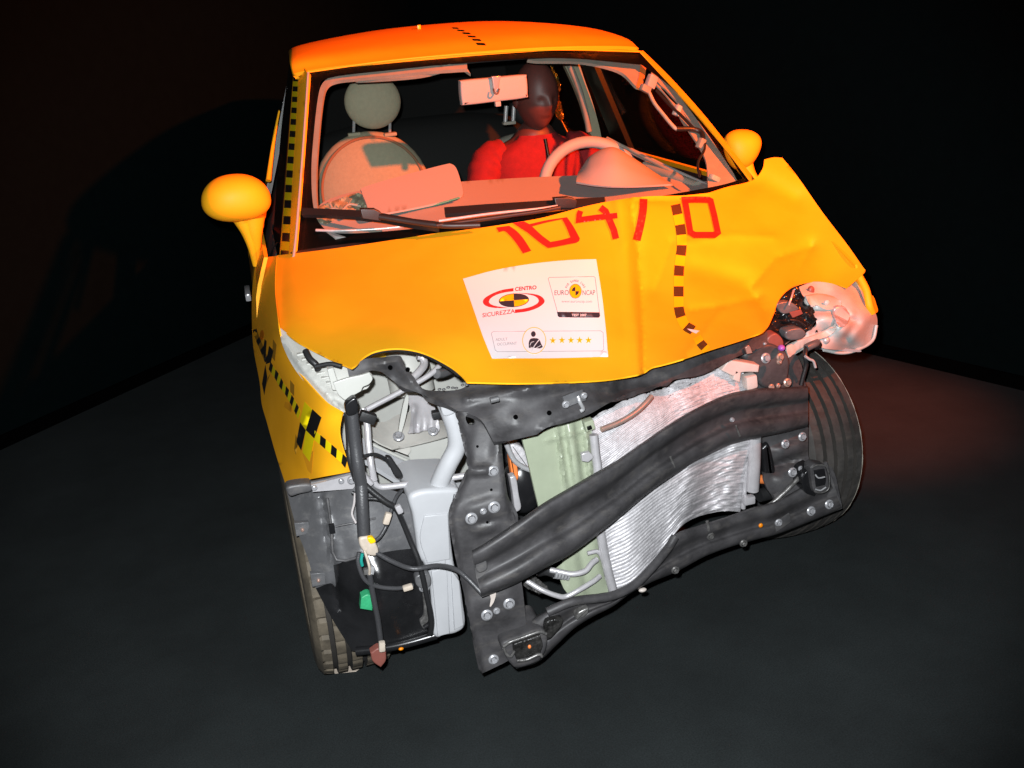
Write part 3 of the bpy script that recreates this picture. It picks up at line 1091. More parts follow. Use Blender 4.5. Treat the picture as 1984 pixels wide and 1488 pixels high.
text('lettering', 'CENTRO', zp(512, 758), zp(668, 744), 7.2, M['logored'], bold=0.03)
text('lettering', 'SICUREZZA', zp(278, 948), zp(512, 916), 8.0, M['logored'], bold=0.01)
text('lettering', 'EURO', zp(798, 788), zp(900, 786), 9.6, M['ink'], bold=-0.005)
text('lettering', 'NCAP', zp(1000, 788), zp(1090, 786), 9.6, M['ink'], bold=-0.005)
text('lettering', 'www.euroncap.com', zp(848, 842), zp(1068, 842), 5.4, M['paleink'], bold=0.0)
text('lettering', 'TEST 2007', zp(922, 940), zp(1028, 940), 4.6, M['paper'], off=so + .001, bold=0.02)
text('lettering', 'ADULT', zp(373, 1118), zp(458, 1114), 5.4, M['paleink'])
text('lettering', 'OCCUPANT', zp(384, 1152), zp(526, 1144), 5.4, M['paleink'])
arc = 'FOR SAFER CARS'
for k, ch in enumerate(arc):
    if ch == ' ':
        continue
    a = math.radians(-72 + 144 * (k + 0.5) / len(arc))
    cx, cy = ex + 17.0 * math.sin(a), ey - 18.0 * math.cos(a)
    dx, dy = math.cos(a) * 1.35, math.sin(a) * 1.35
    text('lettering', ch, (cx - dx, cy - dy), (cx + dx, cy + dy), 4.2, M['ink'], slant=(math.sin(a), -math.cos(a)))
for pz in (z4((350, 1222), (522, 1228), (522, 1242), (350, 1246)), z4((1062, 1195), (1182, 1190), (1184, 1234), (1062, 1232))):
    decals('clear_tape', [pz], hd, M['paper'], SIGN, so + .001, 10)

# ---- near front wing with its tape and targets
fen_c = [(537, 497, .44), (533, 560, .20), (540, 636, -.11), (494, 520, .62), (489, 600, .52), (491, 650, .46), (505, 740, .30), (528, 840, .12), (553, 930, -.10), (562, 660, -.18), (600, 730, -.28), (640, 790, -.345), (664, 802, -.365), (664, 850, -.39),
         (679, 916, -.40), (600, 830, -.27), (555, 740, -.10), (620, 925, -.33), (515, 620, .16), (520, 700, .08)]
fd = Depth(fen_c, lambda px, py: fold(px, py, [(553, 880), (600, 935)], 14, 0.006))
WING_O = curve_outline([(536, 496, 1), (533, 560), (540, 634, 1), (545, 658), (560, 692), (573, 715), (593, 738), (619, 767), (637, 784), (664, 800, 1), (660, 812), (657, 836), (662, 864), (672, 894), (680, 914, 1), (620, 925), (553, 938, 1), (535, 882), (517, 818), (507, 782), (503, 740), (491, 674), (488, 613), (489, 560), (494, 515, 1), (512, 500)], 5)
WING = sheet('front_wing', WING_O, fd, M['paint'], CAR, 8, 0.003)
z6 = zz(440, 580, 3.914)
tape_marks(z6((205, 225), (232, 300), (262, 370), (300, 465)), 9, 10, fd, WING, M['black'], M['tintd'], skew=0.3)
tape_marks(z6((322, 500), (350, 545), (375, 580), (415, 650), (455, 705), (490, 765), (515, 810), (548, 880)), 11, lambda t: 9.5, fd, WING, M['black'], M['lemon'], skew=0.5)
tape_marks(z6((662, 1030), (730, 1085), (800, 1145), (870, 1205), (905, 1245)), 15, 14, fd, WING, M['lemon'], M['black'], first=0, skew=0.35)
YT = [z6((588, 775), (645, 835), (597, 990), (551, 928)), z6((597, 992), (660, 1058), (626, 1232), (572, 1160))]
BT = [z6((646, 832), (716, 896), (661, 1056), (597, 992)), z6((553, 930), (597, 992), (562, 1148), (525, 1082))]
for pz in YT:
    decals('target_sticker', [pz], fd, M['lemon'], WING, 0.003, 8)
for pz in BT:
    decals('target_sticker', [pz], fd, M['black'], WING, 0.003, 8)
for pz in [z6((318, 352), (352, 388), (332, 478), (292, 492)), z6((290, 492), (305, 590), (282, 730), (264, 640)), z6((285, 300), (300, 320), (290, 480), (268, 400))]:
    decals('target_sticker', [pz], fd, M['black'], WING, 0.003, 8)
for pz in [z6((570, 1165), (655, 1150), (640, 1325), (612, 1300)), z6((440, 775), (492, 790), (488, 860), (432, 815))]:
    decals('tape_residue', [pz], fd, M['tint'], WING, 0.002, 10)
for pz in [z6((348, 300), (375, 345), (362, 470), (340, 440)), z6((478, 610), (510, 650), (508, 735), (478, 700)), z6((520, 1020), (540, 1080), (522, 1180), (508, 1140)), z6((305, 600), (330, 560), (300, 640), (285, 700))]:
    decals('tape_residue', [pz], fd, M['tintd'], WING, 0.002, 10)
decals('side_lamp', [ell(440 + 263 / 3.914, 580 + 272 / 3.914, 4.0, 10, 5)], fd, M['amber'], WING, 0.004, 6)
# far wing edge behind the crushed lamp
sheet('front_wing', [(0.02, 0.60), (-0.02, 0.70), (0.02, 0.83), (0.42, 0.955), (0.42, 0.30), (0.36, 0.30), (0.36, 0.42), (0.28, 0.56), (0.15, 0.63)], None, M['paint'], CAR, 0.06, 0.006, fn=lambda a, b: Vector((body_x(a, b) - 0.012 - 0.10 * max(0, 0.1 - a), a, b)), toward=(5, 0, 1))
tube('wing_edge', [(1664, 535, .0), (1678, 562, -.03), (1684, 590, -.05), (1690, 606, -.05)], 0.010, M['paint'], CAR, 5)

# ---- door mirrors


def mirror(hc, rad, rot, stalk, r, tp=-.10):
    t = thing_part = ball('door_mirror', hc, rad, M['paint'], CAR, rot, 40, lambda p: Vector((p.x * (1 + tp * p.z), p.y * (1.0 if p.y < 0 else 0.55), p.z)), 0.9)
    tube('mirror_stalk', stalk, r[0], M['paint'], t, 6, 14, r2=r[1])
    return t


mc = at(457, 383, .58)
MIR = mirror(mc, (.0925, .075, .064), (0, math.radians(3), math.radians(8)), [(488, 420, .60), (490, 446, .60), (493, 474, .61), (496, 512, .63)], (.036, .010))
tube('mirror_stalk', [(466, 424, .585), (478, 448, .59), (488, 478, .60), (495, 514, .62)], .022, M['paint'], MIR, 5, r2=.008)
mirror(at(1436, 290, .62), (.056, .055, .062), (0, math.radians(8), math.radians(-10)), [(1440, 316, .62), (1450, 335, .60), (1464, 352, .58)], (.030, .014), .30)
box('door_handle', tuple(at(480, 568, .95)), (.018, .12, .025), M['chrome'], CAR, bev=.006)
tube('door_seam', [(537, 470, .6), (523, 500, .62), (519, 540, .62)], .003, M['frit'], CAR, 4)

# ---- wipers
WIP = sheet('wiper', stroke([(585, 409), (640, 411), (700, 414), (745, 420), (800, 430), (850, 436)], 13), lambda a, b: wsd(a, b) - .03, M['wiper'], CAR, 9, .012)
slab('wiper_hinge', [(698, 405, 1), (726, 405, 1), (740, 414), (738, 429, 1), (702, 424, 1)], .34, .02, M['wiper'], WIP, .003)
tube('wiper_arm', [(735, 420, .30), (800, 430, .26), (860, 437, .22), (930, 436, .20)], .008, M['wiper'], WIP, 4)
W2 = sheet('wiper', stroke([(861, 408), (940, 402), (1020, 397), (1090, 393), (1172, 388)], 13), lambda a, b: wsd(a, b) - .03, M['wiper'], CAR, 9, .012)
slab('wiper_hinge', [(1074, 384, 1), (1102, 382, 1), (1118, 388), (1116, 404, 1), (1078, 404, 1)], .25, .02, M['wiper'], W2, .003)
tube('wiper_arm', [(845, 437, .22), (940, 424, .22), (1040, 410, .215), (1085, 402, .215)], .006, M['wiper'], W2, 4)
tube('wiper_arm', [(850, 428, .24), (950, 414, .235), (1040, 405, .235), (1080, 399, .235)], .0035, M['alup'], W2, 4)
cow = Depth([(563, 499, .43), (760, 480, .29), (1000, 438, .22), (1240, 402, .26), (600, 470, .46), (800, 455, .33), (1000, 425, .28), (1240, 385, .33)])
sheet('cowl_panel', [(563, 499), (660, 486), (760, 478), (1000, 434), (1200, 402), (1240, 396), (1240, 388), (1100, 412), (900, 440), (760, 462), (640, 476), (563, 488)], lambda a, b: cow(a, b) - .012, M['blackmatt'], CAR, 14, .01)

# ---- dashboard and cabin
dash_d = Depth([(610, 440, .50), (700, 450, .44), (1000, 420, .42), (1250, 390, .44), (1400, 362, .55), (620, 395, .66), (800, 360, .76), (1000, 345, .84), (1130, 338, .86), (1300, 345, .70), (1420, 350, .60)])
DASH_O = curve_outline([(612, 415, 1), (622, 395), (660, 378), (720, 366), (800, 360), (892, 352), (1000, 345), (1090, 341), (1140, 339), (1220, 338), (1290, 343), (1340, 350), (1440, 352, 1), (1380, 372), (1250, 404), (1000, 440), (760, 462), (650, 458, 1), (622, 440)], 5)


def hump(px, py):
    return -0.10 * math.exp(-((px - 1190) / 46) ** 2) * max(0, min(1, (356 - py) / 70)) ** 0.7


DASH = sheet('dashboard', DASH_O, dash_d, M['ivory'], CAR, 9, .02)
grid('instrument_hood', [
    [(1116, 352, .60), (1150, 358, .55), (1190, 361, .52), (1240, 360, .52), (1305, 356, .56)],
    [(1119, 338, .67), (1148, 322, .63), (1190, 314, .60), (1234, 330, .60), (1288, 348, .62)],
    [(1122, 332, .74), (1145, 301, .72), (1186, 285, .70), (1226, 305, .70), (1276, 339, .70)],
    [(1126, 340, .82), (1148, 312, .82), (1186, 299, .82), (1222, 316, .82), (1262, 344, .80)]], M['ivory'], DASH, 8, 8, .006)
tube('hood_seam', [(1124, 331, .71), (1150, 305, .69), (1186, 294, .675), (1224, 310, .67), (1270, 336, .675)], .0018, M['ivoryd'], DASH, 6)
flap_o = curve_outline([(706, 362), (780, 340), (860, 319), (875, 318), (884, 326), (891, 345), (897, 370), (892, 380), (850, 392), (790, 405), (725, 416), (716, 412), (708, 390), (701, 372)], 5)
FLAP = sheet('airbag_flap', flap_o, Flat(.62, 0.0001, -.0030, 800, 370), M['ivory'], CAR, 12, .006)
tube('flap_edge', [(727, 418, .525), (790, 408, .54), (850, 395, .56), (890, 383, .575)], .003, M['tealwire'], FLAP, 3)
FLAP.data.materials[0] = M['ivory']
# torn airbag remains at the passenger end
torn = Depth([(610, 405, .62), (700, 385, .66), (620, 440, .50), (700, 440, .50), (650, 400, .60)], lambda a, b: .02 * math.sin(a * .21) * math.sin(b * .3 + a * .1))
sheet('torn_airbag', curve_outline([(612, 404), (650, 388), (690, 374), (706, 384), (712, 408), (690, 418), (655, 424), (630, 434), (615, 428)], 4), torn, M['fabric'], DASH, 5, .003)
for q in ([(618, 418, .57), (645, 404, .58), (662, 408, .57), (676, 396, .59), (700, 400, .58)], [(640, 396, .6), (650, 410, .58), (690, 408, .57)]):
    tube('torn_strap', q, .004, M['ivoryd'], DASH, 4)
tube('dash_trim', [(612, 446, .47), (660, 447, .45), (740, 443, .43), (800, 436, .42)], .004, M['alup'], DASH, 4)
# screen surround trim seen inside the glass
tr_l = [(905, 128), (830, 133), (760, 140), (690, 147), (650, 152), (630, 163), (621, 190), (613, 260), (608, 330), (609, 395), (618, 425), (634, 444), (665, 453), (740, 451)]
sheet('screen_surround', stroke(tr_l, 10, n=4), lambda a, b: wsd(a, b) + .03, M['ivoryd'], CAR, 7, .012)
sheet('sun_visor', curve_outline([(676, 148, 1), (760, 139), (850, 129), (862, 131), (868, 124, 1), (900, 129), (912, 143, 1), (890, 131), (860, 136), (818, 146), (760, 152), (690, 156, 1)], 4), lambda a, b: wsd(a, b) + .05, M['ivoryd'], CAR, 7, .01)
z2 = zz(980, 40, 3.815)
sheet('headlining_edge', curve_outline(z2((160, 290, 1), (185, 262), (300, 250), (500, 250), (700, 254), (880, 266), (980, 290), (1022, 322, 1), (1015, 400), (985, 492, 1), (955, 478), (860, 385), (720, 335), (550, 306), (380, 300), (240, 300)), 4), lambda a, b: wsd(a, b) + .06, M['ivoryd'], CAR, 7, .01)
sheet('headlining_edge', curve_outline(z2((995, 330, 1), (1035, 320), (1030, 400), (1000, 495), (965, 482, 1), (985, 410)), 4), lambda a, b: wsd(a, b) + .055, M['orangepart'], CAR, 7, .008)
# stripped far pillar inside
slot1 = z2((1135, 470), (1180, 505), (1240, 570), (1278, 612), (1262, 625), (1205, 570), (1150, 505))
slot2 = z2((1300, 660), (1345, 720), (1400, 780), (1430, 830), (1400, 815), (1350, 750))
PT = sheet('stripped_pillar', curve_outline(z2((1075, 348, 1), (1130, 385), (1200, 450), (1330, 620), (1500, 850), (1600, 1000), (1690, 1140), (1714, 1205, 1), (1590, 1225), (1495, 1235, 1), (1485, 1060), (1442, 950), (1378, 850), (1300, 735), (1262, 660), (1180, 545), (1115, 480), (1080, 430)), 3), lambda a, b: wsd(a, b) + .05, M['ivoryd'], CAR, 6, .006, holes=[slot1, slot2])
for q, r, mm in (([(1258, 180), (1268, 200), (1282, 218), (1300, 240), (1312, 250), (1330, 248)], .006, 'tapewrap'), ([(1310, 250), (1340, 250), (1358, 256), (1362, 268)], .008, 'cable'), ([(1366, 275), (1364, 292), (1354, 310), (1352, 325), (1356, 342)], .004, 'cable'), ([(1272, 175), (1296, 202), (1318, 222), (1345, 250)], .005, 'cable')):
    tube('pillar_wire', [(a, b, wsd(a, b) + .03) for a, b in q], r, M[mm], PT, 5)
for a, b, sx, sy, mm in ((1262, 158, 22, 26, 'ivory'), (1250, 172, 24, 14, 'ivoryd'), (1312, 214, 12, 22, 'peach'), (1358, 278, 14, 20, 'ivoryd'), (1384, 345, 22, 10, 'tapewrap')):
    p = at(a, b, wsd(a, b) + .035)
    box('pillar_bracket', tuple(p), (sx / 640, .02, sy / 640), M[mm], PT, (0, .5, .3), .004)
tube('door_top_trim', [(1176, 268, 1.0), (1245, 303, .85), (1320, 342, .68)], .006, M['ivoryd'], CAR, 4)
tube('door_top_trim', [(1222, 292, .95), (1290, 325, .78), (1372, 362, .6)], .010, M['ivory'], CAR, 4)
tube('door_top_trim', [(1250, 322, .85), (1300, 342, .72), (1350, 362, .6)], .018, M['ivoryd'], CAR, 4)
# far centre pillar with belt
cpd = Flat(1.62)
sheet('pillar_trim', curve_outline(z2((430, 320, 1), (545, 322, 1), (590, 460), (640, 600), (690, 780), (712, 895, 1), (640, 860), (600, 760), (560, 620), (500, 470)), 4), cpd, M['fabric'], CAR, 8, .03)
tube('seat_belt', [z + (1.58,) for z in z2((470, 325), (540, 500), (590, 680), (615, 820))], .012, M['ivoryd'], CAR, 4)
sheet('gold_foil', curve_outline(z2((335, 330), (375, 400), (405, 480), (390, 560), (415, 640), (425, 720), (385, 725), (350, 640), (350, 500)), 3), Flat(1.60, extra=lambda a, b: .02 * math.sin(a * .9) * math.sin(b * .7)), M['gold'], CAR, 3, .004)
# interior mirror
IM = slab('interior_mirror', [(892, 162), (898, 156), (950, 151), (1014, 145), (1021, 150), (1023, 182), (1018, 190), (955, 198), (902, 204), (895, 199)], .90, .03, M['ivory'], CAR, .008)
slab('mirror_stem', [(953, 148, 1), (971, 147, 1), (968, 160), (966, 176), (958, 178), (955, 162)], .885, .012, M['chrome'], IM, .003)
tube('mirror_stem', [(956, 172, .882), (958, 180, .875), (964, 181, .875), (967, 172, .882)], .003, M['ecoat2'], IM, 4)
box('mirror_tab', tuple(at(964, 201, .90)), (.018, .02, .016), M['ivory'], IM, bev=.003)

# passenger seat
ps = at(724, 372, 1.36)
ST = ball('passenger_seat', ps, (.210, .075, .215), M['fabric'], CAR, (-.22, 0, 0), 40)
bm = bmesh.new()
ring = [Vector(ps) + Matrix.Rotation(-.22, 3, 'X') @ Vector((.186 * math.cos(a), -.040, .190 * math.sin(a))) for a in np.linspace(-0.2, math.pi + .2, 40)]
tube_bm(bm, ring, .005, 8)
from_bm('seat_piping', bm, M['piping'], ST)
box('seat_cushion', (ps.x, ps.y - .22, ps.z - .36), (.46, .5, .16), M['fabric'], ST, bev=.06, seg=4)
box('seat_backrest', (ps.x, ps.y + .0, ps.z - .20), (.42, .10, .36), M['fabric'], ST, (-.22, 0, 0), .045, 4)
hc = at(722, 197, 1.42)
HR = ball('headrest', hc, (.101, .040, .095), M['fabric'], ST, (-.12, 0, 0), 40)
for a in (686, 756):
    tube('headrest_post', [(a, 228, 1.42), (a - 1, 264, 1.39)], .0055, M['chrome'], ST, 2)
    box('post_collar', tuple(at(a, 260, 1.385)), (.045, .03, .012), M['fabric'], ST, bev=.004)
# driver seat behind the dummy
ds = at(1032, 372, 1.55)
ST2 = ball('driver_seat', ds, (.235, .08, .235), M['ivoryd'], CAR, (-.2, 0, 0), 36, None, .8)
ball('headrest', at(1030, 200, 1.62), (.090, .04, .085), M['interior'], ST2, (-.1, 0, 0), 30, None, .8)
for a in (985, 1000):
    tube('headrest_post', [(a - 4, 205, 1.5), (a - 6, 236, 1.5)], .008, M['chrome'], ST2, 2)
box('post_collar', tuple(at(986, 238, 1.5)), (.05, .03, .012), M['ivoryd'], ST2, bev=.004)
box('seat_cushion', (ds.x, ds.y - .25, ds.z - .38), (.46, .5, .16), M['fabric'], ST2, bev=.06, seg=4)

# steering wheel
wc = at(1150, 372, .90)
bm = bmesh.new()
Rw = Matrix.Rotation(math.radians(-62), 3, 'X') @ Matrix.Rotation(0, 3, 'Z')
P = []
for k in range(49):
    a = 2 * math.pi * k / 48
    P.append(wc + Rw @ Vector((.165 * math.cos(a), .165 * math.sin(a), 0)))
Rw = Matrix.Rotation(math.radians(65), 3, 'X')
P = [wc + Rw @ Vector((.172 * math.cos(2 * math.pi * k / 48), .172 * math.sin(2 * math.pi * k / 48), 0)) for k in range(49)]
tube_bm(bm, P, .020, 14, False)
SW = from_bm('steering_wheel', bm, M['ivory'], CAR)
ball('wheel_hub', wc + Vector((0, -.01, -.01)), (.075, .03, .065), M['ivory'], SW, (math.radians(-25), 0, 0), 24, None, .8)
for s in (-1, 1):
    tube('wheel_spoke', [tuple(wc + Vector((s * .05, 0, 0))), tuple(wc + Vector((s * .16, 0, 0)))], .014, M['ivory'], SW, 2, px=False)
tube('steering_column', [tuple(wc), tuple(wc + Vector((0, -.35, -.17)))], .03, M['ivoryd'], SW, 2, px=False)

# ---- engine bay seen from the front
# pale inner wing with pressed ribs along the gap under the bonnet edge
gd = Depth([(545, 640, -.10), (600, 720, -.24), (665, 800, -.33), (690, 730, -.30), (720, 750, -.30), (640, 690, -.26), (700, 700, -.32)],
           lambda a, b: sum(bump_(a, b, 585 + 12 * k, 700 + 13 * k, 4.2, 16, -.006, -65) for k in range(6)) + fold(a, b, [(548, 660), (590, 720), (640, 772), (664, 796)], 6, -.012))
IW = sheet('inner_wing', curve_outline([(541, 634, 1), (565, 652), (600, 676), (650, 698), (690, 715), (716, 724), (722, 735), (712, 752), (700, 757), (668, 776, 1), (672, 800), (662, 806, 1), (619, 771), (573, 718), (548, 670)], 4), gd, M['inner'], CAR, 4.5, .004)
for k in range(7):
    rx_, ry_ = 584 + 9.5 * k, 686 + 9.2 * k
    slab('pressed_rib', [(rx_ - 9, ry_ + 1, 1), (rx_ + 11, ry_ - 3, 1), (rx_ + 12, ry_, 1), (rx_ - 8, ry_ + 4.5, 1)], gd(rx_, ry_) - .006, .012, M['inner'], IW, .001)
slab('headlamp_bracket', [(634, 716, 1), (646, 713, 1), (655, 742), (660, 758, 1), (644, 756, 1)], -.34, .02, M['inner'], IW, .002)
slab('headlamp_bracket', [(645, 742, 1), (672, 733), (700, 727, 1), (716, 722, 1), (722, 734), (715, 745), (704, 750), (700, 758, 1), (668, 776, 1), (655, 764)], -.37, .006, M['inner'], IW, .002)
tube('headlamp_wire', [(592, 680, -.27), (600, 695, -.29), (612, 706, -.30), (616, 716, -.30)], .007, M['cable'], IW, 4)
tube('headlamp_wire', [(612, 710, -.32), (640, 705, -.33), (662, 710, -.34)], .005, M['cable'], IW, 4)
# big pale panels behind
bgd = Depth([(650, 660, .05), (920, 660, .12), (650, 960, -.08), (920, 960, .10), (780, 800, .08)])
IP = sheet('inner_panel', [(640, 640), (930, 640), (925, 985), (770, 985), (665, 930), (655, 780)], bgd, M['inner'], CAR, 18, .006)
tube('strut_tower', [(783, 650, .02), (786, 690, .02), (800, 760, .0)], .055, M['inner'], IP, 5, 20)
sheet('strut_pocket', curve_outline([(710, 690), (730, 679), (755, 675), (758, 688), (720, 702)], 4), .0, M['goldtape'], IP, 6, .003)
# ledge with the pressed engine mount
ld = Depth([(700, 800, -.06), (890, 820, -.02), (720, 850, -.16), (870, 830, -.10), (770, 870, -.16)])
LG = sheet('frame_ledge', curve_outline([(712, 812, 1), (745, 818), (780, 800), (840, 800), (872, 836, 1), (868, 846, 1), (840, 852), (790, 864), (762, 870, 1), (735, 858), (712, 842, 1)], 3), ld, M['innerg'], CAR, 8, .004)
sheet('frame_ledge', curve_outline([(762, 870, 1), (800, 862), (868, 848, 1), (872, 865, 1), (830, 960, 1), (790, 880)], 3), -.10, M['inner'], LG, 10, .004)
sheet('frame_ledge', curve_outline([(764, 872, 1), (788, 862), (796, 872), (790, 882, 1)], 3), -.13, M['innerg'], LG, 6, .004)
EM = sheet('engine_mount', curve_outline([(789, 769, 1), (800, 766), (835, 770), (845, 800), (852, 828), (850, 836, 1), (824, 834), (812, 838), (792, 840, 1), (796, 800)], 4),
           Depth([(790, 770, -.12), (840, 770, -.11), (795, 840, -.17), (850, 835, -.15)], lambda a, b: fold(a, b, [(802, 790), (798, 838)], 6, -.012) + .004 * math.sin(a * .5) * max(0, (b - 800) / 40)), M['alup'], CAR, 4.5, .004)
sheet('engine_mount', curve_outline([(786, 768), (792, 770), (788, 800), (778, 838), (772, 840), (778, 800)], 4), -.165, M['inner'], EM, 5, .01)
bolt(772, 846, -.175, .013, M['zinc'], EM, (0, -.5, .8))
bolt(839, 836, -.16, .012, M['zinc'], EM, (0, -.5, .8))
box('mount_rubber', tuple(at(845, 803, -.18)), (.02, .02, .018), M['blackmatt'], EM, bev=.003)
# diagonal rail
RL = sheet('frame_rail', curve_outline([(702, 848, 1), (722, 862), (800, 898), (880, 925, 1), (930, 960, 1), (880, 975, 1), (820, 960), (760, 925), (704, 890, 1)], 3), Depth([(702, 848, -.18), (880, 925, -.16), (704, 890, -.24), (880, 975, -.24), (790, 930, -.22)]), M['tank'], CAR, 10, .01)
tube('rail_edge', [(715, 858, -.19), (800, 897, -.18), (850, 915, -.17), (890, 932, -.165)], .004, M['inner'], RL, 4)
# pipes
tube('brake_pipe', [(855, 705, -.2), (830, 728, -.22), (770, 762, -.24), (706, 796, -.26), (700, 806, -.27)], .0062, M['alup'], CAR, 5)
tube('coolant_hose', [(902, 692, -.12), (880, 712, -.16), (860, 722, -.2), (846, 724, -.22)], .011, M['greyplast'], CAR, 5)
tube('coolant_hose', [(808, 690, -.2), (818, 692, -.2), (822, 706, -.21), (812, 720, -.23), (800, 732, -.24)], .009, M['alup'], CAR, 5)
tube('front_strut_bar', [(703, 792, -.31), (709, 812, -.32), (712, 830, -.33), (714, 860, -.34), (719, 900, -.36), (725, 930, -.36)], .0072, M['alup'], CAR, 4)
box('bar_clamp', tuple(at(712, 808, -.33)), (.035, .02, .022), M['blackmatt'], CAR, (0, .5, 0), .004)
tube('cross_bar', [(722, 928, -.34), (732, 942, -.34), (760, 942, -.34), (830, 932, -.34), (905, 921, -.36)], .0072, M['alup'], CAR, 5)
# vertical sleeve with harness
HS = tube('wiring_sleeve', [(680, 778, -.40), (682, 800, -.405), (688, 860, -.41), (694, 905, -.42), (700, 945, -.42), (702, 985, -.43), (704, 1030, -.44)], .0125, M['hose'], CAR, 5, 14)
tube('wiring_sleeve', [(672, 800, -.40), (676, 850, -.40), (678, 890, -.41), (690, 930, -.41)], .0065, M['cable'], CAR, 5)
slab('sleeve_clamp', [(669, 786), (684, 772), (692, 776), (693, 800), (674, 806)], -.425, .02, M['blackgloss'], HS, .004)
# small plug hanging in front of the rail
WP = tube('hanging_wire', [(704, 884, -.40), (725, 880, -.39), (745, 888, -.38), (755, 900, -.37)], .0035, M['cable'], CAR, 5)
slab('wire_plug', [(748, 888), (758, 888), (768, 902), (780, 920), (776, 927), (764, 922), (756, 906)], -.385, .014, M['cable'], WP, .004)

# slam panel: dark upper crossmember with its hook arm
slam_o = curve_outline([(672, 712, 1), (690, 706), (706, 696), (740, 692), (772, 689), (780, 696), (784, 708), (798, 726), (818, 752), (845, 757), (880, 756), (900, 750), (908, 738, 1), (1000, 738), (1120, 736), (1244, 722, 1), (1300, 700), (1400, 668), (1484, 640, 1), (1492, 662), (1470, 676), (1432, 690), (1403, 705), (1362, 726), (1322, 733), (1304, 737), (1292, 748), (1263, 749), (1228, 758), (1190, 775), (1141, 803), (1100, 818), (1061, 828), (1040, 842, 1), (988, 854, 1), (956, 856, 1), (930, 812), (886, 796, 1), (862, 782), (845, 776), (812, 762), (776, 748), (744, 724), (735, 720), (718, 718), (704, 726), (690, 728), (676, 729, 1)], 4)
slam_d = Depth([(680, 715, -.36), (770, 690, -.36), (770, 720, -.38), (830, 760, -.42), (900, 780, -.46), (900, 750, -.43), (960, 850, -.53), (1050, 740, -.50), (1050, 830, -.52), (1230, 730, -.40), (1190, 775, -.47), (1300, 740, -.38), (1300, 705, -.36), (1400, 700, -.30), (1480, 650, -.20)],
               lambda a, b: fold(a, b, [(905, 772), (990, 756), (1100, 745)], 12, -.022) + fold(a, b, [(960, 800), (1100, 775)], 20, .006) + fold(a, b, [(730, 706), (770, 700), (792, 735), (825, 764)], 9, -.014) + bump_(a, b, 1212, 745, 18, 24, .012, 15)
               + bump_(a, b, 999, 808, 14, 12, -.007, 0, 2) + fold(a, b, [(1050, 832), (1190, 772), (1300, 740)], 8, -.010) + .004 * math.sin(a * .05 + b * .08))
SLAM = sheet('slam_panel', slam_o, lambda a, b: slam_d(a, b) + .012 + .028 * math.exp(-((b - 745) / 30) ** 2), M['ecoat'], CAR, 6, .012)
for a, b in ((999, 808), (1064, 800), (790, 716), (756, 712)):
    tube('panel_hole', [(a, b, slam_d(a, b) + .006), (a, b, slam_d(a, b) + .012)], .005, M['gap'], SLAM, 0)
sheet('catch_plate', stroke([(1094, 779), (1112, 772), (1132, 765)], 22), lambda a, b: slam_d(a, b) - .006, M['greyplast'], SLAM, 6, .006)
tube('catch_hook', [(1120, 768, -.53), (1124, 780, -.535), (1130, 792, -.53), (1124, 797, -.53)], .004, M['chrome'], SLAM, 4)
bolt(1096, 783, -.52, .008, M['zinc'], SLAM)
bolt(1131, 766, -.51, .007, M['zinc'], SLAM)
tube('panel_slot', [(950, 776, -.53), (966, 772, -.53)], .006, M['greyplast'], SLAM, 2)
# weld glue beads under the bonnet edge
for k in range(7):
    ball('sealant_bead', at(850 + 9 * k + random.uniform(-2, 2), 755 - 1.2 * k + random.uniform(-3, 3), -.455), (.004, .003, .0025), M['ecoat2'], SLAM, seg=10)

# ---- radiator and its plastic side
rad_top = [(1148, 812), (1190, 790), (1228, 770), (1262, 762), (1290, 752), (1310, 742), (1350, 732), (1400, 716), (1440, 726)]
rad_m1 = [(1152, 900), (1195, 872), (1240, 838), (1280, 812), (1310, 790), (1340, 778), (1370, 768), (1408, 757), (1448, 750)]
rad_m2 = [(1166, 1010), (1205, 985), (1250, 950), (1290, 920), (1325, 895), (1355, 880), (1385, 868), (1420, 858), (1452, 850)]
rad_bot = [(1186, 1146), (1225, 1128), (1262, 1092), (1295, 1050), (1322, 1018), (1350, 1002), (1378, 994), (1405, 990), (1434, 992)]
ry = [-.40, -.385, -.36, -.34, -.30, -.275, -.255, -.235, -.215]
rr = []
for t, row in ((0, rad_top), (1, rad_m1), (2, rad_m2), (3, rad_bot)):
    rr.append([(p[0], p[1], ry[i] + (0.02 if t == 0 else -0.01 if t == 2 else 0)) for i, p in enumerate(row)])


NZ = rng.uniform(-1, 1, (24, 60))


def vnoise(x, y):
    i, j = int(x), int(y)
    fx, fy = x - i, y - j
    fx, fy = fx * fx * (3 - 2 * fx), fy * fy * (3 - 2 * fy)
    g = lambda a, b: NZ[a % 24, b % 60]
    return (g(i, j) * (1 - fx) + g(i + 1, j) * fx) * (1 - fy) + (g(i, j + 1) * (1 - fx) + g(i + 1, j + 1) * fx) * fy


def fins(u, v):
    w = .020 * math.sin(3.2 * v + 5 * u) * math.sin(math.pi * u)
    w += .010 * math.sin(17 * u + 2.2 * v) * (0.4 + v)
    ph = v * 68 + .5 * math.sin(9 * u) + .9 * math.sin(4 * u + 3 * v) + .25 * math.sin(23 * u + 9 * v)
    c = abs(math.sin(math.pi * ph)) ** .6
    k = .25 + max(0, min(1, (u - .35) * 4)) * (.35 + v)
    return w - .0022 * c + .0042 * k * vnoise(u * 18, v * 68 % 58) + .007 * vnoise(u * 9 + 3, v * 7) + random.uniform(-.0005, .0005)


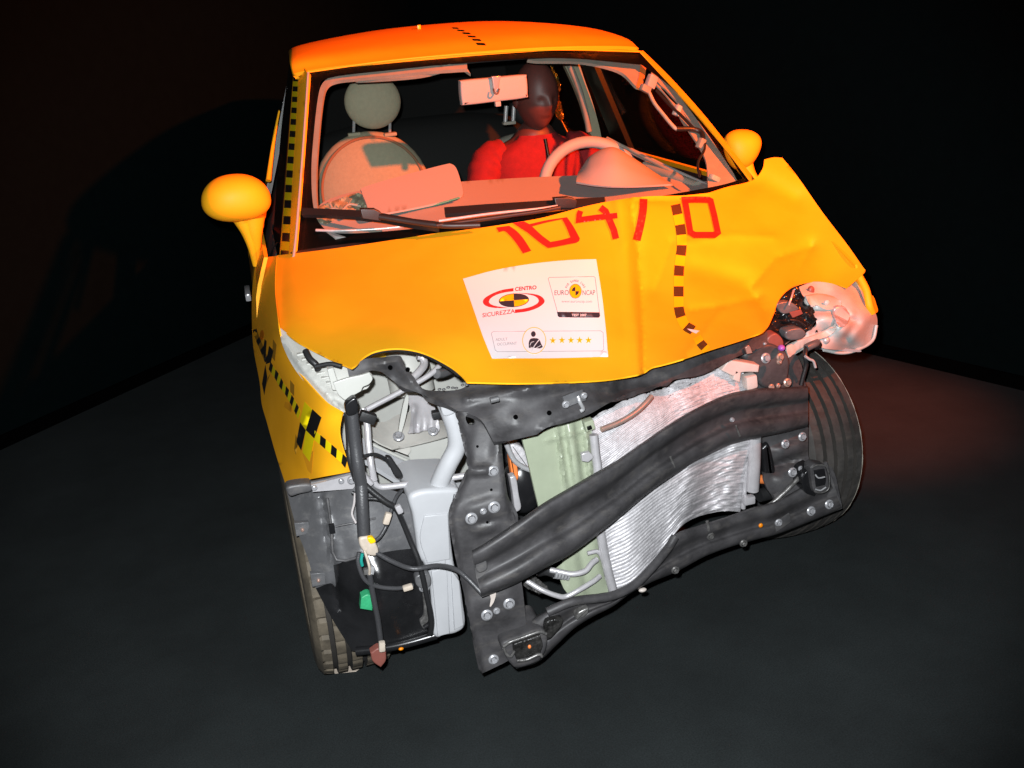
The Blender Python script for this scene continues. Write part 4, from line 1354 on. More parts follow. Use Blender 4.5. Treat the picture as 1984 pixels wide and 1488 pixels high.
RAD = grid('radiator_core', rr, M['alu'], CAR, 12, 140, .006, disp=fins, auto=None)
tube('radiator_tank', [(1150, 842, -.415), (1154, 880, -.42), (1158, 915, -.425), (1152, 960, -.425)], .010, M['alup'], RAD, 4)
tube('radiator_tank', [(1163, 1030, -.42), (1174, 1090, -.42), (1188, 1146, -.42)], .011, M['alup'], RAD, 4)
tube('radiator_tank', [(1462, 848, -.235), (1461, 900, -.24), (1458, 950, -.24)], .016, M['alup'], RAD, 2, 14)
tube('radiator_tank', [(1446, 750, -.215), (1448, 870, -.22), (1440, 985, -.22)], .006, M['alup'], RAD, 3)
slab('radiator_bracket', [(1127, 880, 1), (1142, 876, 1), (1150, 886), (1140, 896, 1), (1128, 894, 1)], -.44, .01, M['alup'], RAD, .002)
box('radiator_stub', tuple(at(1450, 968, -.24)), (.03, .02, .022), M['alup'], RAD, bev=.004)
slab('radiator_cap', [(1398, 718, 1), (1412, 698, 1), (1440, 702), (1472, 708, 1), (1470, 722, 1), (1440, 722), (1420, 730, 1)], -.25, .03, M['peach'], RAD, .004)
slab('radiator_cap', [(1425, 716, 1), (1436, 722, 1), (1434, 742, 1), (1420, 736, 1)], -.25, .02, M['peach'], RAD, .003)
box('radiator_neck', tuple(at(1452, 738, -.235)), (.03, .03, .035), M['peach'], RAD, (0, -.1, 0), .006)
# copper seam across the buckle
tube('buckled_seam', [(1165, 832, -.425), (1200, 818, -.415), (1230, 800, -.40), (1250, 782, -.385), (1262, 768, -.37)], .006, M['copperbolt'], RAD, 5)
gf = Depth([(1014, 850, -.40), (1155, 812, -.37), (1040, 980, -.42), (1150, 930, -.40)], lambda a, b: bump_(a, b, 1112, 880, 9, 70, -.016, -8) + bump_(a, b, 1088, 885, 4, 70, -.010, -8) + bump_(a, b, 1140, 880, 5, 60, -.012, -6) + fold(a, b, [(1060, 855), (1130, 838)], 3, -.006))
SH = sheet('fan_shroud', curve_outline([(1012, 851, 1), (1040, 843), (1070, 830), (1100, 814), (1130, 806, 1), (1148, 818), (1156, 824, 1), (1160, 900), (1158, 945, 1), (1100, 975), (1048, 1000, 1), (1036, 950), (1022, 890)], 3), gf, M['green'], CAR, 5, .006)
box('shroud_clip', tuple(at(1140, 822, -.40)), (.022, .02, .024), M['green'], SH, (0, -.2, 0), .003)
box('shroud_clip', tuple(at(1142, 829, -.413)), (.010, .006, .008), M['frit'], SH, (0, -.2, 0), .001)
sl = Depth([(1080, 1090, -.40), (1170, 1050, -.38), (1110, 1165, -.42), (1190, 1150, -.40)], lambda a, b: bump_(a, b, 1106, 1110, 24, 60, -.018, -10) + bump_(a, b, 1148, 1090, 18, 50, -.012, -10))
sheet('fan_shroud', curve_outline([(1078, 1100, 1), (1110, 1075), (1150, 1042), (1166, 1032, 1), (1180, 1100), (1190, 1150, 1), (1150, 1162), (1112, 1160, 1), (1092, 1140)], 3), sl, M['green'], SH, 5, .02)
# pulley and hoses behind
tube('drive_belt', [(980, 858, -.36), (995, 890, -.36), (1012, 904, -.36), (1028, 911, -.36)], .006, M['chrome'], CAR, 5)
ball('engine_pulley', at(1012, 940, -.30), (.05, .04, .07), M['blackgloss'], CAR, seg=24)
slab('alternator', [(990, 862), (1015, 870), (1026, 905), (1010, 905), (996, 890)], -.33, .05, M['alu'], CAR, .006)
slab('orange_pipe_cover', [(988, 880), (1000, 895), (1005, 925), (996, 935), (990, 910)], -.35, .02, M['orangepart'], CAR, .004)
slab('engine_bracket', [(988, 925, 1), (1000, 925), (1006, 960), (1010, 985), (998, 995, 1), (994, 960)], -.40, .02, M['alup'], CAR, .004)
# aircon pipes
tube('aircon_pipe', [(1066, 1104, -.43), (1085, 1108, -.44), (1110, 1112, -.45), (1134, 1106, -.45), (1146, 1092, -.44), (1156, 1084, -.43)], .0065, M['alup'], CAR, 5)
bm = bmesh.new()
for k in range(5):
    p = at(1074 + 6 * k, 1112 + .8 * k, -.438)
    q = at(1077 + 6 * k, 1112.4 + .8 * k, -.438)
    tube_bm(bm, [p, q], .0105, 12)
from_bm('pipe_ferrule', bm, M['chrome'], CAR)
tube('aircon_pipe', [(1020, 1125, -.42), (1048, 1142, -.44), (1078, 1154, -.45), (1096, 1156, -.45), (1120, 1144, -.45), (1150, 1126, -.44), (1162, 1116, -.43)], .006, M['alup'], CAR, 5)
tube('aircon_pipe', [(1138, 1072, -.42), (1160, 1070, -.42), (1172, 1100, -.42), (1176, 1122, -.42)], .005, M['alup'], CAR, 4)
tube('aircon_hose', [(1044, 1108, -.40), (1060, 1106, -.42), (1078, 1112, -.435)], .011, M['cable'], CAR, 4)
sheet('crumpled_foil', curve_outline([(1014, 1128), (1030, 1118), (1046, 1124), (1060, 1140), (1064, 1150), (1045, 1150), (1025, 1140)], 4), Flat(-.41, extra=lambda a, b: .01 * math.sin(a * .6) * math.sin(b * .7)), M['scuff'], CAR, 4, .003)

# ---- engine mass behind it all
box('engine_block', (0.10, .22, .50), (.72, .40, .50), M['blackmatt'], CAR, bev=.03)
box('gearbox', (-.12, .12, .33), (.34, .34, .22), M['blackmatt'], CAR, bev=.03)

# ---- near front carrier plate
plate_o = curve_outline([(886, 796, 1), (930, 806), (958, 850, 1), (972, 850, 1), (974, 886), (984, 960), (999, 1002, 1), (1000, 1060), (1002, 1110, 1), (1011, 1130), (1021, 1220, 1), (1022, 1258, 1), (976, 1285, 1), (934, 1305, 1), (919, 1243), (906, 1186), (894, 1126), (883, 1083), (874, 1037), (869, 1003), (871, 984), (880, 964), (898, 936), (908, 900), (901, 876), (890, 830)], 4)


def plate_x(a, b):
    v = bump_(a, b, 935, 850, 26, 46, .010, 8)
    v += bump_(a, b, 932, 912, 20, 9, -.014, -5)
    v += bump_(a, b, 934, 990, 40, 22, -.010, -18)
    v += bump_(a, b, 960, 1180, 44, 30, -.010, -14)
    v += fold(a, b, [(884, 800), (904, 878), (908, 905), (880, 970), (872, 1000), (880, 1060), (905, 1180), (930, 1300)], 6, -.012)
    v += fold(a, b, [(972, 856), (984, 960), (996, 1010)], 5, .014)
    v += bump_(a, b, 940, 1025, 26, 10, -.008, -12)
    return v


pd = Depth([(886, 796, -.46), (972, 850, -.49), (870, 990, -.50), (1000, 1000, -.53), (900, 1150, -.50), (1010, 1140, -.52), (934, 1300, -.50), (1020, 1250, -.50)], plate_x)
hole = curve_outline([(903, 806), (910, 802), (917, 808), (921, 818), (918, 823), (908, 822), (903, 815)], 4)
PL = sheet('front_carrier', plate_o, pd, M['ecoat'], CAR, 5, .006, holes=[hole])
for a, b, r in ((955, 912, .0115), (913, 1004, .0125), (936, 990, .007), (957, 982, .0125), (943, 1191, .0125), (962, 1183, .0075), (986, 1169, .0125), (956, 1277, .0115)):
    bolt(a, b, pd(a, b) - .001, r, M['zinc'], PL, (0, -1, .1))
sheet('paper_tag', curve_outline([(948, 1148), (958, 1144), (961, 1152), (956, 1168), (949, 1176), (951, 1160)], 3), -.535, M['peach'], PL, 4, .001)
for a, b in ((952, 949), (944, 1012), (925, 865), (960, 1050)):
    tube('plate_hole', [(a, b, pd(a, b) - .0022), (a, b, pd(a, b) + .002)], .0028, M['gap'], PL, 0)

# ---- bumper beam, bowed back on the far side
bt = [(914, 1066), (940, 1052), (1000, 1012), (1054, 974), (1100, 947), (1146, 920), (1198, 890), (1257, 849), (1300, 820), (1345, 793), (1403, 766), (1440, 757), (1476, 752), (1520, 751), (1566, 748)]
bb = [(933, 1157), (950, 1151), (1002, 1130), (1054, 1102), (1100, 1078), (1146, 1045), (1198, 1004), (1257, 955), (1300, 925), (1345, 895), (1403, 866), (1430, 857), (1470, 848), (1520, 838), (1566, 827)]
by = [-.595, -.60, -.60, -.59, -.57, -.55, -.515, -.47, -.43, -.39, -.34, -.315, -.29, -.26, -.22]
prof = [(-.03, .075), (0.0, .030), (.03, .004), (.08, -.008), (.20, -.010), (.30, -.002), (.36, .016), (.42, .024), (.52, .026), (.60, .022), (.66, .008), (.72, -.002), (.82, -.008), (.92, -.006), (.97, .006), (1.0, .03), (1.02, .075)]
brow = []
for v, dy in prof:
    row = []
    for i in range(len(bt)):
        k = 1.0
        d = dy
        if dy > .027:
            d = .027 + (dy - .027)
        dent = .014 * math.exp(-((i - 9) / 1.1) ** 2) * (v > .3 and v < .7) - .006 * math.exp(-((i - 11) / .8) ** 2) + .012 * math.exp(-((i - 7.3) / .7) ** 2) * (v < .4)
        vv = max(min(v, 1.0), 0.0)
        row.append((bt[i][0] + (bb[i][0] - bt[i][0]) * vv, bt[i][1] + (bb[i][1] - bt[i][1]) * vv, by[i] + d + dent))
    brow.append(row)
BEAM = grid('bumper_beam', brow, M['ecoat'], CAR, 5, 2, .004, auto=None)
sheet('beam_end_cap', [(915, 1068), (942, 1052), (955, 1080), (958, 1148), (934, 1157), (922, 1117)], -.575, M['ecoat2'], BEAM, 10, .004)
slab('beam_tow_socket', [(922, 1092), (928, 1086), (940, 1086), (944, 1092), (943, 1104), (930, 1110), (923, 1104)], -.592, .01, M['ecoat2'], BEAM, .003)
bolt(1418, 813, -.33, .006, M['zinc'], BEAM)
for a, b in ((1434, 845), (1307, 905)):
    tube('beam_crease', [(a - 8, b - 20, -.36 if a > 1400 else -.435), (a, b, -.352 if a > 1400 else -.43)], .0025, M['scuff'], BEAM, 2)

# far end plate and crash box
FP = sheet('far_carrier', curve_outline([(1468, 700, 1), (1500, 680), (1545, 690), (1562, 748, 1), (1566, 830, 1), (1570, 900), (1612, 905), (1632, 984, 1), (1560, 1012), (1500, 1030, 1), (1502, 975), (1480, 930), (1478, 850), (1460, 760)], 3), Depth([(1470, 700, -.17), (1560, 750, -.16), (1566, 830, -.18), (1630, 980, -.22), (1500, 1020, -.24), (1490, 900, -.20)], lambda a, b: bump_(a, b, 1530, 870, 34, 14, -.02, -15) + bump_(a, b, 1535, 935, 34, 22, -.015, -15) + bump_(a, b, 1510, 900, 40, 7, .02, -15)), M['ecoat'], CAR, 6, .006)
for a, b, r, mm in ((1494, 750, .008, 'copperbolt'), (1507, 747, .006, 'copperbolt'), (1525, 741, .011, 'copperbolt'), (1521, 860, .0115, 'zinc'), (1554, 846, .0115, 'zinc'), (1535, 915, .0125, 'zinc'), (1551, 908, .0075, 'zinc'), (1568, 899, .0115, 'zinc'), (1571, 990, .0125, 'zinc'), (1606, 977, .0125, 'zinc')):
    bolt(a, b, -.245 if b < 800 else -.278 if b > 960 else -.257, r, M[mm], FP, (.1, -1, .25))
# lower plate flange carrying the lower bolts
sheet('carrier_flange', curve_outline([(1500, 960, 1), (1540, 935), (1602, 895, 1), (1632, 985, 1), (1568, 1010), (1517, 1031, 1)], 2), Flat(-.245), M['ecoat2'], FP, 9, .005)
TL = slab('tow_eye_bracket', [(1554, 928, 1), (1562, 914), (1576, 906, 1), (1586, 922), (1588, 950, 1), (1578, 962, 1), (1562, 956), (1556, 944)], -.285, .05, M['blackgloss'], CAR, .003)
slab('tow_eye_face', [(1570, 906, 1), (1580, 899), (1600, 902, 1), (1606, 925), (1607, 946, 1), (1598, 956), (1582, 957), (1576, 950, 1), (1572, 926)], -.300, .03, M['ecoat'], TL, .004)
slab('tow_eye_hollow', [(1578, 912, 1), (1598, 909, 1), (1601, 928), (1599, 940, 1), (1582, 944, 1)], -.304, .006, M['blackgloss'], TL, .002)
tube('tow_eye_rim', [(1573, 906, -.305), (1584, 901, -.306), (1601, 904, -.306), (1607, 926, -.305), (1605, 948, -.304), (1590, 955, -.304), (1578, 951, -.304)], .0016, M['scuff'], TL, 4)
tube('tow_eye_rim', [(1580, 920, -.307), (1586, 926, -.308), (1598, 924, -.307)], .002, M['chrome'], TL, 4)
tube('tow_eye_rim', [(1580, 948, -.307), (1590, 950, -.308), (1600, 944, -.307)], .002, M['chrome'], TL, 4)
tube('rust_strip', [(1468, 928, -.19), (1500, 930, -.19)], .012, M['orangepart'], CAR, 2)
slab('side_hose', [(1476, 870, 1), (1490, 860), (1500, 890), (1506, 940), (1498, 965), (1484, 930)], -.205, .05, M['blackgloss'], CAR, .01)
tube('far_hose', [(1470, 960, -.18), (1510, 950, -.17), (1540, 940, -.17)], .018, M['blackmatt'], CAR, 4)
tube('brace_strut', [(1472, 988, -.245), (1500, 972, -.25), (1540, 934, -.26), (1556, 918, -.27)], .006, M['scuff'], CAR, 4)

# ---- lower crossmember
lt = [(976, 1240), (1020, 1206), (1066, 1180), (1110, 1160), (1160, 1150), (1200, 1142), (1240, 1118), (1270, 1080), (1308, 1036), (1348, 1020), (1400, 1004), (1457, 984), (1510, 968), (1600, 915)]
lb = [(1000, 1296), (1043, 1282), (1078, 1250), (1112, 1218), (1150, 1194), (1186, 1176), (1222, 1150), (1262, 1128), (1308, 1109), (1366, 1078), (1420, 1058), (1470, 1044), (1517, 1031), (1632, 985)]
ly = [-.50, -.505, -.505, -.50, -.49, -.475, -.45, -.42, -.385, -.36, -.33, -.305, -.285, -.25]
lprof = [(-.02, .07), (0, .02), (.08, 0.0), (.3, -.006), (.45, .006), (.6, .010), (.72, -.004), (.92, -.004), (1.0, .01), (1.02, .05)]
lrow = []
for v, dy in lprof:
    vv = max(min(v, 1), 0)
    lrow.append([(lt[i][0] + (lb[i][0] - lt[i][0]) * vv, lt[i][1] + (lb[i][1] - lt[i][1]) * vv, ly[i] + dy + (.006 * math.sin(i * 2.1 + 3 * v) if i < 5 else 0)) for i in range(len(lt))])
LX = grid('lower_crossmember', lrow, M['ecoat'], CAR, 5, 3, .004, auto=None)
tube('crossmember_lip', [(1060, 1186, -.515), (1112, 1165, -.515), (1180, 1156, -.50), (1222, 1138, -.48), (1252, 1112, -.46), (1290, 1068, -.42), (1308, 1040, -.405)], .010, M['ecoat'], LX, 6)
for a, b, y, mm in ((1376, 1038, -.345, 'scuff'), (1308, 1104, -.40, 'scuff'), (1508, 1012, -.31, 'zinc'), (1440, 1052, -.335, 'scuff')):
    bolt(a, b, y, .010, M[mm], LX)
tube('crossmember_dent', [(1370, 1010, -.355), (1374, 1028, -.355)], .004, M['scuff'], LX, 2)
ball('warning_dot', at(1474, 1018, -.325), (.006, .004, .006), M['amber'], LX, seg=12)
ball('warning_dot', at(1245, 1143, -.43), (.010, .006, .005), M['peach'], LX, seg=12)
box('flange_patch', tuple(at(1516, 1012, -.302)), (.05, .004, .028), M['ecoat2'], LX, (0, -.3, .2), .001)
# scuffed foot on the near end
FT = slab('crossmember_foot', [(973, 1248), (1000, 1236), (1040, 1222), (1056, 1224), (1062, 1240), (1058, 1262), (1050, 1276), (1042, 1284), (1004, 1296), (990, 1288), (978, 1270)], lambda a, b: -.535, .10, M['ecoat'], CAR, .008)
slab('scuffed_face', [(996, 1248, 1), (1030, 1237), (1047, 1231, 1), (1052, 1250), (1047, 1266, 1), (1020, 1274), (1001, 1278, 1), (996, 1262)], -.548, .012, M['scuffdark'], FT, .003)
tube('scuffed_edge', [(976, 1252, -.548), (988, 1244, -.55), (1010, 1236, -.55), (1044, 1224, -.55), (1058, 1228, -.548)], .0035, M['scuff'], FT, 5)
tube('scuffed_edge', [(1002, 1280, -.548), (1020, 1278, -.55), (1044, 1268, -.55), (1050, 1272, -.548)], .0035, M['scuff'], FT, 5)
tube('scuffed_edge', [(975, 1254, -.546), (982, 1268, -.548), (990, 1272, -.548), (996, 1262, -.55)], .003, M['scuff'], FT, 4)
slab('scuffed_face', [(1060, 1206), (1090, 1200), (1086, 1218), (1066, 1240), (1056, 1236)], -.53, .02, M['scuffdark'], FT, .005)
slab('scuffed_face', [(1120, 1188), (1140, 1178), (1138, 1192), (1118, 1202)], -.51, .02, M['scuff'], LX, .005)
ball('rust_mark', at(1026, 1253, -.553), (.004, .003, .005), M['orangepart'], FT, seg=10)

# ---- washer tank with its filler neck
tk = slab('washer_tank', [(792, 966), (812, 952), (850, 948), (885, 948), (890, 960), (882, 990), (872, 1010), (880, 1090), (892, 1130), (898, 1170), (902, 1212), (886, 1228), (860, 1234), (848, 1238), (838, 1226), (836, 1180), (832, 1120), (822, 1095), (812, 1080), (806, 1040), (800, 1000)], lambda a, b: -.40, .16, M['tank'], CAR, .012)
slab('tank_step', [(822, 1000, 1), (868, 996, 1), (873, 1084, 1), (828, 1092, 1), (814, 1046)], -.404, .03, M['tank'], tk, .003)
slab('tank_step', [(836, 1108, 1), (866, 1098, 1), (872, 1228, 1), (848, 1234, 1), (842, 1170)], -.404, .03, M['tank'], tk, .003)
slab('tank_step', [(874, 1104, 1), (890, 1126, 1), (899, 1212, 1), (880, 1222, 1)], -.404, .03, M['tank'], tk, .003)
tube('filler_neck', [(862, 776, -.36), (872, 800, -.37), (884, 838, -.375), (884, 868, -.375), (868, 900, -.375), (852, 935, -.37), (842, 968, -.36)], .020, M['tank'], tk, 6, 18)
slab('neck_collar', [(852, 780, 1), (884, 786, 1), (882, 800), (860, 806)], -.395, .03, M['tank'], tk, .004)
bolt(822, 1137, -.42, .012, M['zinc'], tk)
slab('tank_sensor', [(806, 1118), (830, 1112), (836, 1130), (826, 1142), (808, 1136)], -.43, .02, M['greyplast'], tk, .004)

# ---- wheel-arch liner
li_d = Depth([(556, 950, -.20), (690, 935, -.34), (800, 960, -.33), (580, 1060, -.30), (640, 1170, -.33), (700, 1100, -.385), (840, 1200, -.36), (700, 1262, -.33), (690, 1000, -.36), (630, 1000, -.325)],
             lambda a, b: fold(a, b, [(622, 960), (640, 1060), (656, 1180)], 5, .016) + fold(a, b, [(655, 1040), (660, 1090), (740, 1060)], 3, -.006) + fold(a, b, [(632, 960), (652, 1085)], 3, -.006))
LIN_U = curve_outline([(553, 942, 1), (620, 930), (690, 935), (760, 950), (800, 962, 1), (808, 1010), (812, 1062), (770, 1066), (720, 1075), (646, 1095, 1), (652, 1140), (640, 1130), (612, 1140, 1), (596, 1080), (580, 1040), (568, 1000)], 4)
LIN_L = curve_outline([(646, 1095, 1), (720, 1075), (770, 1066), (812, 1062, 1), (824, 1110), (838, 1160), (842, 1205), (836, 1222, 1), (800, 1236), (760, 1248), (690, 1262), (678, 1254, 1), (650, 1210), (625, 1165), (612, 1140, 1), (640, 1130), (650, 1136)], 4)
LN = sheet('arch_liner', LIN_U, li_d, M['greyplast'], CAR, 7, .004)
sheet('arch_liner_foot', LIN_L, lambda a, b: li_d(a, b) + .002 + bump_(a, b, 745, 1150, 62, 66, -.05, 0, 2), M['liner'], LN, 7, .004)
for a, b in ((586, 1026), (617, 1124)):
    slab('liner_tab', [(a - 16, b - 12, 1), (a + 12, b - 14, 1), (a + 15, b + 8, 1), (a - 12, b + 14, 1)], li_d(a, b) - .012, .012, M['greyplast'], LN, .002)
    bolt(a, b, li_d(a, b) - .014, .004, M['copperbolt'], LN)
tube('liner_rib', [(634, 965, -.345), (642, 1020, -.36), (652, 1085, -.375), (720, 1072, -.40)], .003, M['ecoat2'], LN, 3)
tube('liner_rib', [(650, 1020, -.37), (690, 1012, -.375), (728, 1004, -.37)], .002, M['ecoat2'], LN, 3)
tube('liner_rib', [(735, 965, -.35), (748, 1010, -.36), (758, 1060, -.37)], .003, M['greyplast'], LN, 3)
box('liner_catch', tuple(at(643, 1024, -.37)), (.012, .008, .022), M['blackgloss'], LN, bev=.002)
tube('liner_edge', [(690, 1262, -.335), (740, 1256, -.35), (790, 1246, -.36), (846, 1230, -.365)], .010, M['blackgloss'], LN, 4)
ball('warning_dot', at(777, 1257, -.375), (.006, .004, .0035), M['amber'], LN, seg=12)
# scratched ducting beside the tank
tube('duct_edge', [(812, 1100, -.395), (826, 1130, -.40), (832, 1180, -.40), (834, 1205, -.40), (822, 1216, -.40)], .006, M['blackgloss'], LN, 4)
slab('lamp_remnant', [(818, 1135), (828, 1150), (834, 1190), (832, 1214), (822, 1220), (814, 1206), (822, 1190)], -.385, .01, M['scuff'], LN, .004)
# mount bracket under the wing
BK = sheet('wing_bracket', [(603, 940), (676, 921), (689, 924), (690, 938), (684, 947), (606, 953)], Flat(-.36), M['alup'], CAR, 9, .006)
bolt(661, 932, -.365, .006, M['zinc'], BK)
bolt(681, 930, -.37, .009, M['zinc'], BK)
bolt(609, 945, -.365, .006, M['zinc'], BK)
slab('lower_bracket', [(556, 944), (600, 938), (604, 952), (580, 958), (562, 962)], -.30, .03, M['ecoat2'], BK, .006)
slab('lower_bracket', [(690, 918), (700, 912), (718, 930), (724, 940), (700, 950), (690, 944)], -.38, .02, M['alup'], BK, .004)
tube('bracket_rod', [(603, 936, -.34), (640, 928, -.345), (684, 916, -.35)], .005, M['ecoat2'], BK, 3)

# ---- wiring harness hanging over the liner
HN = tube('wiring_harness', [(700, 940, -.42), (702, 985, -.435), (705, 1042, -.445)], .0130, M['hose'], CAR, 5, 14)
slab('harness_joint', [(697, 1044), (714, 1040), (726, 1050), (734, 1068), (728, 1078), (712, 1076), (698, 1060)], -.46, .025, M['tapewrap'], HN, .006)
slab('harness_tape', [(712, 1044), (722, 1042), (728, 1050), (718, 1054)], -.466, .01, M['goldtape'], HN, .002)
cables = [
    ('branch_cable', [(690, 918, -.41), (712, 944, -.42), (744, 970, -.43), (766, 984, -.43), (778, 1006, -.42), (796, 1050, -.42), (812, 1090, -.43), (826, 1150, -.43), (836, 1200, -.42), (834, 1228, -.41)], .0062, 'cable'),
    ('branch_cable', [(682, 954, -.40), (705, 965, -.41), (735, 968, -.42), (768, 986, -.43)], .004, 'cable'),
    ('branch_cable', [(728, 1070, -.455), (760, 1088, -.46), (800, 1102, -.46), (845, 1096, -.48), (880, 1102, -.52), (905, 1120, -.545), (936, 1152, -.57)], .0052, 'hose'),
    ('branch_cable', [(718, 1054, -.45), (736, 1040, -.44), (748, 1020, -.43), (752, 1008, -.43), (766, 966, -.40), (778, 950, -.38)], .0038, 'hose'),
    ('branch_cable', [(696, 1070, -.45), (694, 1090, -.455), (706, 1122, -.46), (730, 1136, -.455), (770, 1140, -.45), (800, 1134, -.44)], .0048, 'hose'),
    ('branch_cable', [(716, 1112, -.46), (724, 1160, -.45), (732, 1200, -.44), (738, 1244, -.43)], .0062, 'hose'),
    ('branch_cable', [(706, 1066, -.46), (712, 1084, -.465), (716, 1100, -.465), (716, 1112, -.46)], .003, 'tapewrap'),
    ('branch_cable', [(702, 1072, -.46), (700, 1086, -.462), (702, 1096, -.462)], .0035, 'tealwire'),
    ('branch_cable', [(688, 955, -.41), (686, 976, -.415), (682, 996, -.42), (690, 1014, -.43)], .0026, 'ivory'),
]
for nm, q, r, mm in cables:
    tube(nm, q, r, M[mm], HN, 5)
for a, b, w, h, mm, rt in ((750, 1004, .014, .026, 'tapewrap', .4), (790, 1138, .022, .012, 'tapewrap', -.1), (773, 986, .013, .020, 'alup', -.3), (740, 1252, .014, .024, 'tapewrap', .1), (712, 1106, .018, .014, 'scuff', 0), (720, 1104, .012, .020, 'chrome', .3)):
    box('cable_collar', tuple(at(a, b, -.455)), (w, .012, h), M[mm], HN, (0, rt, 0), .004)
slab('green_connector', [(700, 1158, 1), (712, 1152), (722, 1156, 1), (722, 1184, 1), (698, 1180, 1)], -.445, .022, M['greenplug'], HN, .003)
slab('brown_connector', [(718, 1266, 1), (734, 1256), (748, 1262, 1), (748, 1280), (738, 1294, 1), (722, 1282)], -.43, .02, M['brownplug'], HN, .004)


# ---- wheels
def wheel(name, c, steer, camber, m, dust=1):
    Rr, Wd = .290, .186
    prof = []
    half = Wd / 2
    ctrl = [(-half * .78, .205), (-half * .98, .222), (-half * 1.03, .245), (-half * .98, .268), (-half * .86, .284)]
    prof += [(x, r, 0) for x, r in ctrl]
    gx = [-.052, -.018, .018, .052]
    xs = []
    x = -half * .80
    for gcx in gx:
        xs += [(gcx - .0062, 0), (gcx - .005, 1), (gcx + .005, 1), (gcx + .0062, 0)]
    xs = [(-half * .80, 0)] + xs + [(half * .80, 0)]
    for x, gr in xs:
        r = Rr - .010 * (abs(x) / half) ** 3 - (.013 if gr else 0)
        prof.append((x, r, 2 if not gr else 1))
    prof += [(-x, r, 0) for x, r in ctrl[::-1]]
    N = 216
    bm = bmesh.new()
    Rm = Matrix.Rotation(steer, 3, 'Z') @ Matrix.Rotation(camber, 3, 'Y')
    rings = []
    for k in range(N):
        a = 2 * math.pi * k / N
        ring = []
        for x, r, t in prof:
            rr_ = r
            if t == 2 and (abs(x) > .05) and k % 6 == 0:
                rr_ -= .003 * dust
            if t == 2 and abs(x) < .05 and k % 6 == 3:
                rr_ -= .0015 * dust
            # tyre sits slightly flat on the floor
            p = Vector((x, rr_ * math.sin(a), rr_ * math.cos(a)))
            p = Rm @ p + Vector(c)
            p.z = max(p.z, 0.001)
            ring.append(bm.verts.new(p))
        rings.append(ring)
    for k in range(N):
        for j in range(len(prof) - 1):
            fc = bm.faces.new([rings[k][j], rings[k][j + 1], rings[(k + 1) % N][j + 1], rings[(k + 1) % N][j]])
            if prof[j][2] == 1 or prof[j + 1][2] == 1:
                fc.material_index = 1
    bmesh.ops.recalc_face_normals(bm, faces=bm.faces)
    w = from_bm('wheel', bm, [m, M['groove']], CAR, True, 35)
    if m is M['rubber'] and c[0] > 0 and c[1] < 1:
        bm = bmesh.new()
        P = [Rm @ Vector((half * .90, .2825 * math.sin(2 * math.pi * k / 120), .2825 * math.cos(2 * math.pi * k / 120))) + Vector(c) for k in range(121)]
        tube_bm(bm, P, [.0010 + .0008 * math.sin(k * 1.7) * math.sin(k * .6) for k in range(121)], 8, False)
        from_bm('tyre_edge_glint', bm, M['ivoryd'], w, True, None)  # pale ring stands in for light caught on the tyre's outer shoulder
    bm = bmesh.new()
    rp = [(-.07, .206), (-.045, .195), (-.02, .18), (.0, .17), (.05, .16), (.055, .06), (.06, .0)]
    rings = []
    sg = 1 if c[0] > 0 else -1
    for k in range(48):
        a = 2 * math.pi * k / 48
        rings.append([bm.verts.new(Rm @ Vector((sg * x, r * math.sin(a), r * math.cos(a))) + Vector(c)) for x, r in rp])
    for k in range(48):
        for j in range(len(rp) - 1):
            bm.faces.new([rings[k][j], rings[k][j + 1], rings[(k + 1) % 48][j + 1], rings[(k + 1) % 48][j]])
    bmesh.ops.remove_doubles(bm, verts=bm.verts, dist=1e-5)
    from_bm('wheel_rim', bm, M['rim'], w, True, 35)
    return w


wheel('w', (-.705, .0, .288), math.radians(2), 0, M['dusty'], 2.5)
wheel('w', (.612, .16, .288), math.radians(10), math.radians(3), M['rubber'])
wheel('w', (-.70, 2.30, .288), 0, 0, M['rubber'])
wheel('w', (.70, 2.30, .288), 0, 0, M['rubber'])

# ---- crushed far headlamp housing
hl_d = Depth([(1530, 570, -.03), (1600, 550, .0), (1690, 600, -.03), (1698, 630, -.04), (1650, 680, -.08), (1580, 670, -.14), (1560, 600, -.09), (1620, 610, -.13), (1660, 640, -.12)],
             lambda a, b: .012 * math.sin(a * .075 + 1) * math.sin(b * .09) + fold(a, b, [(1570, 600), (1625, 605), (1660, 625), (1640, 655)], 8, .02) + crease(a, b, [(1560, 650), (1610, 640), (1630, 610)], 6, .012) + fold(a, b, [(1628, 620), (1650, 610)], 6, -.015))
HL = sheet('headlamp_housing', curve_outline([(1548, 556, 1), (1575, 546), (1610, 549), (1640, 558), (1662, 540, 1), (1676, 560), (1686, 588), (1696, 606), (1700, 622), (1697, 645), (1686, 662), (1664, 674), (1640, 678), (1600, 676), (1580, 668), (1562, 674), (1545, 684), (1528, 694, 1), (1526, 672), (1545, 662), (1556, 655), (1572, 640), (1582, 630), (1576, 608), (1562, 588)], 4), hl_d, M['lamp'], CAR, 5, .006)
HL['label'] = 'crushed pale headlamp bowl hanging at the corner'
slab('housing_flap', [(1528, 694, 1), (1526, 672), (1550, 660), (1590, 646), (1620, 630, 1), (1618, 642), (1600, 654), (1570, 664), (1545, 682)], lambda a, b: hl_d(a, b) - .014, .006, M['peach'], HL, .002)
slab('housing_flap', [(1562, 574, 1), (1590, 570), (1618, 576), (1632, 590), (1618, 598), (1600, 600), (1584, 592), (1572, 594)], lambda a, b: hl_d(a, b) - .012, .008, M['peach'], HL, .003)
ball('bulb_socket', at(1602, 586, hl_d(1602, 586) - .02), (.009, .006, .008), M['lamp'], HL, seg=14)
ball('bulb_socket', at(1571, 563, -.03), (.010, .008, .013), M['brownplug'], HL, seg=14)
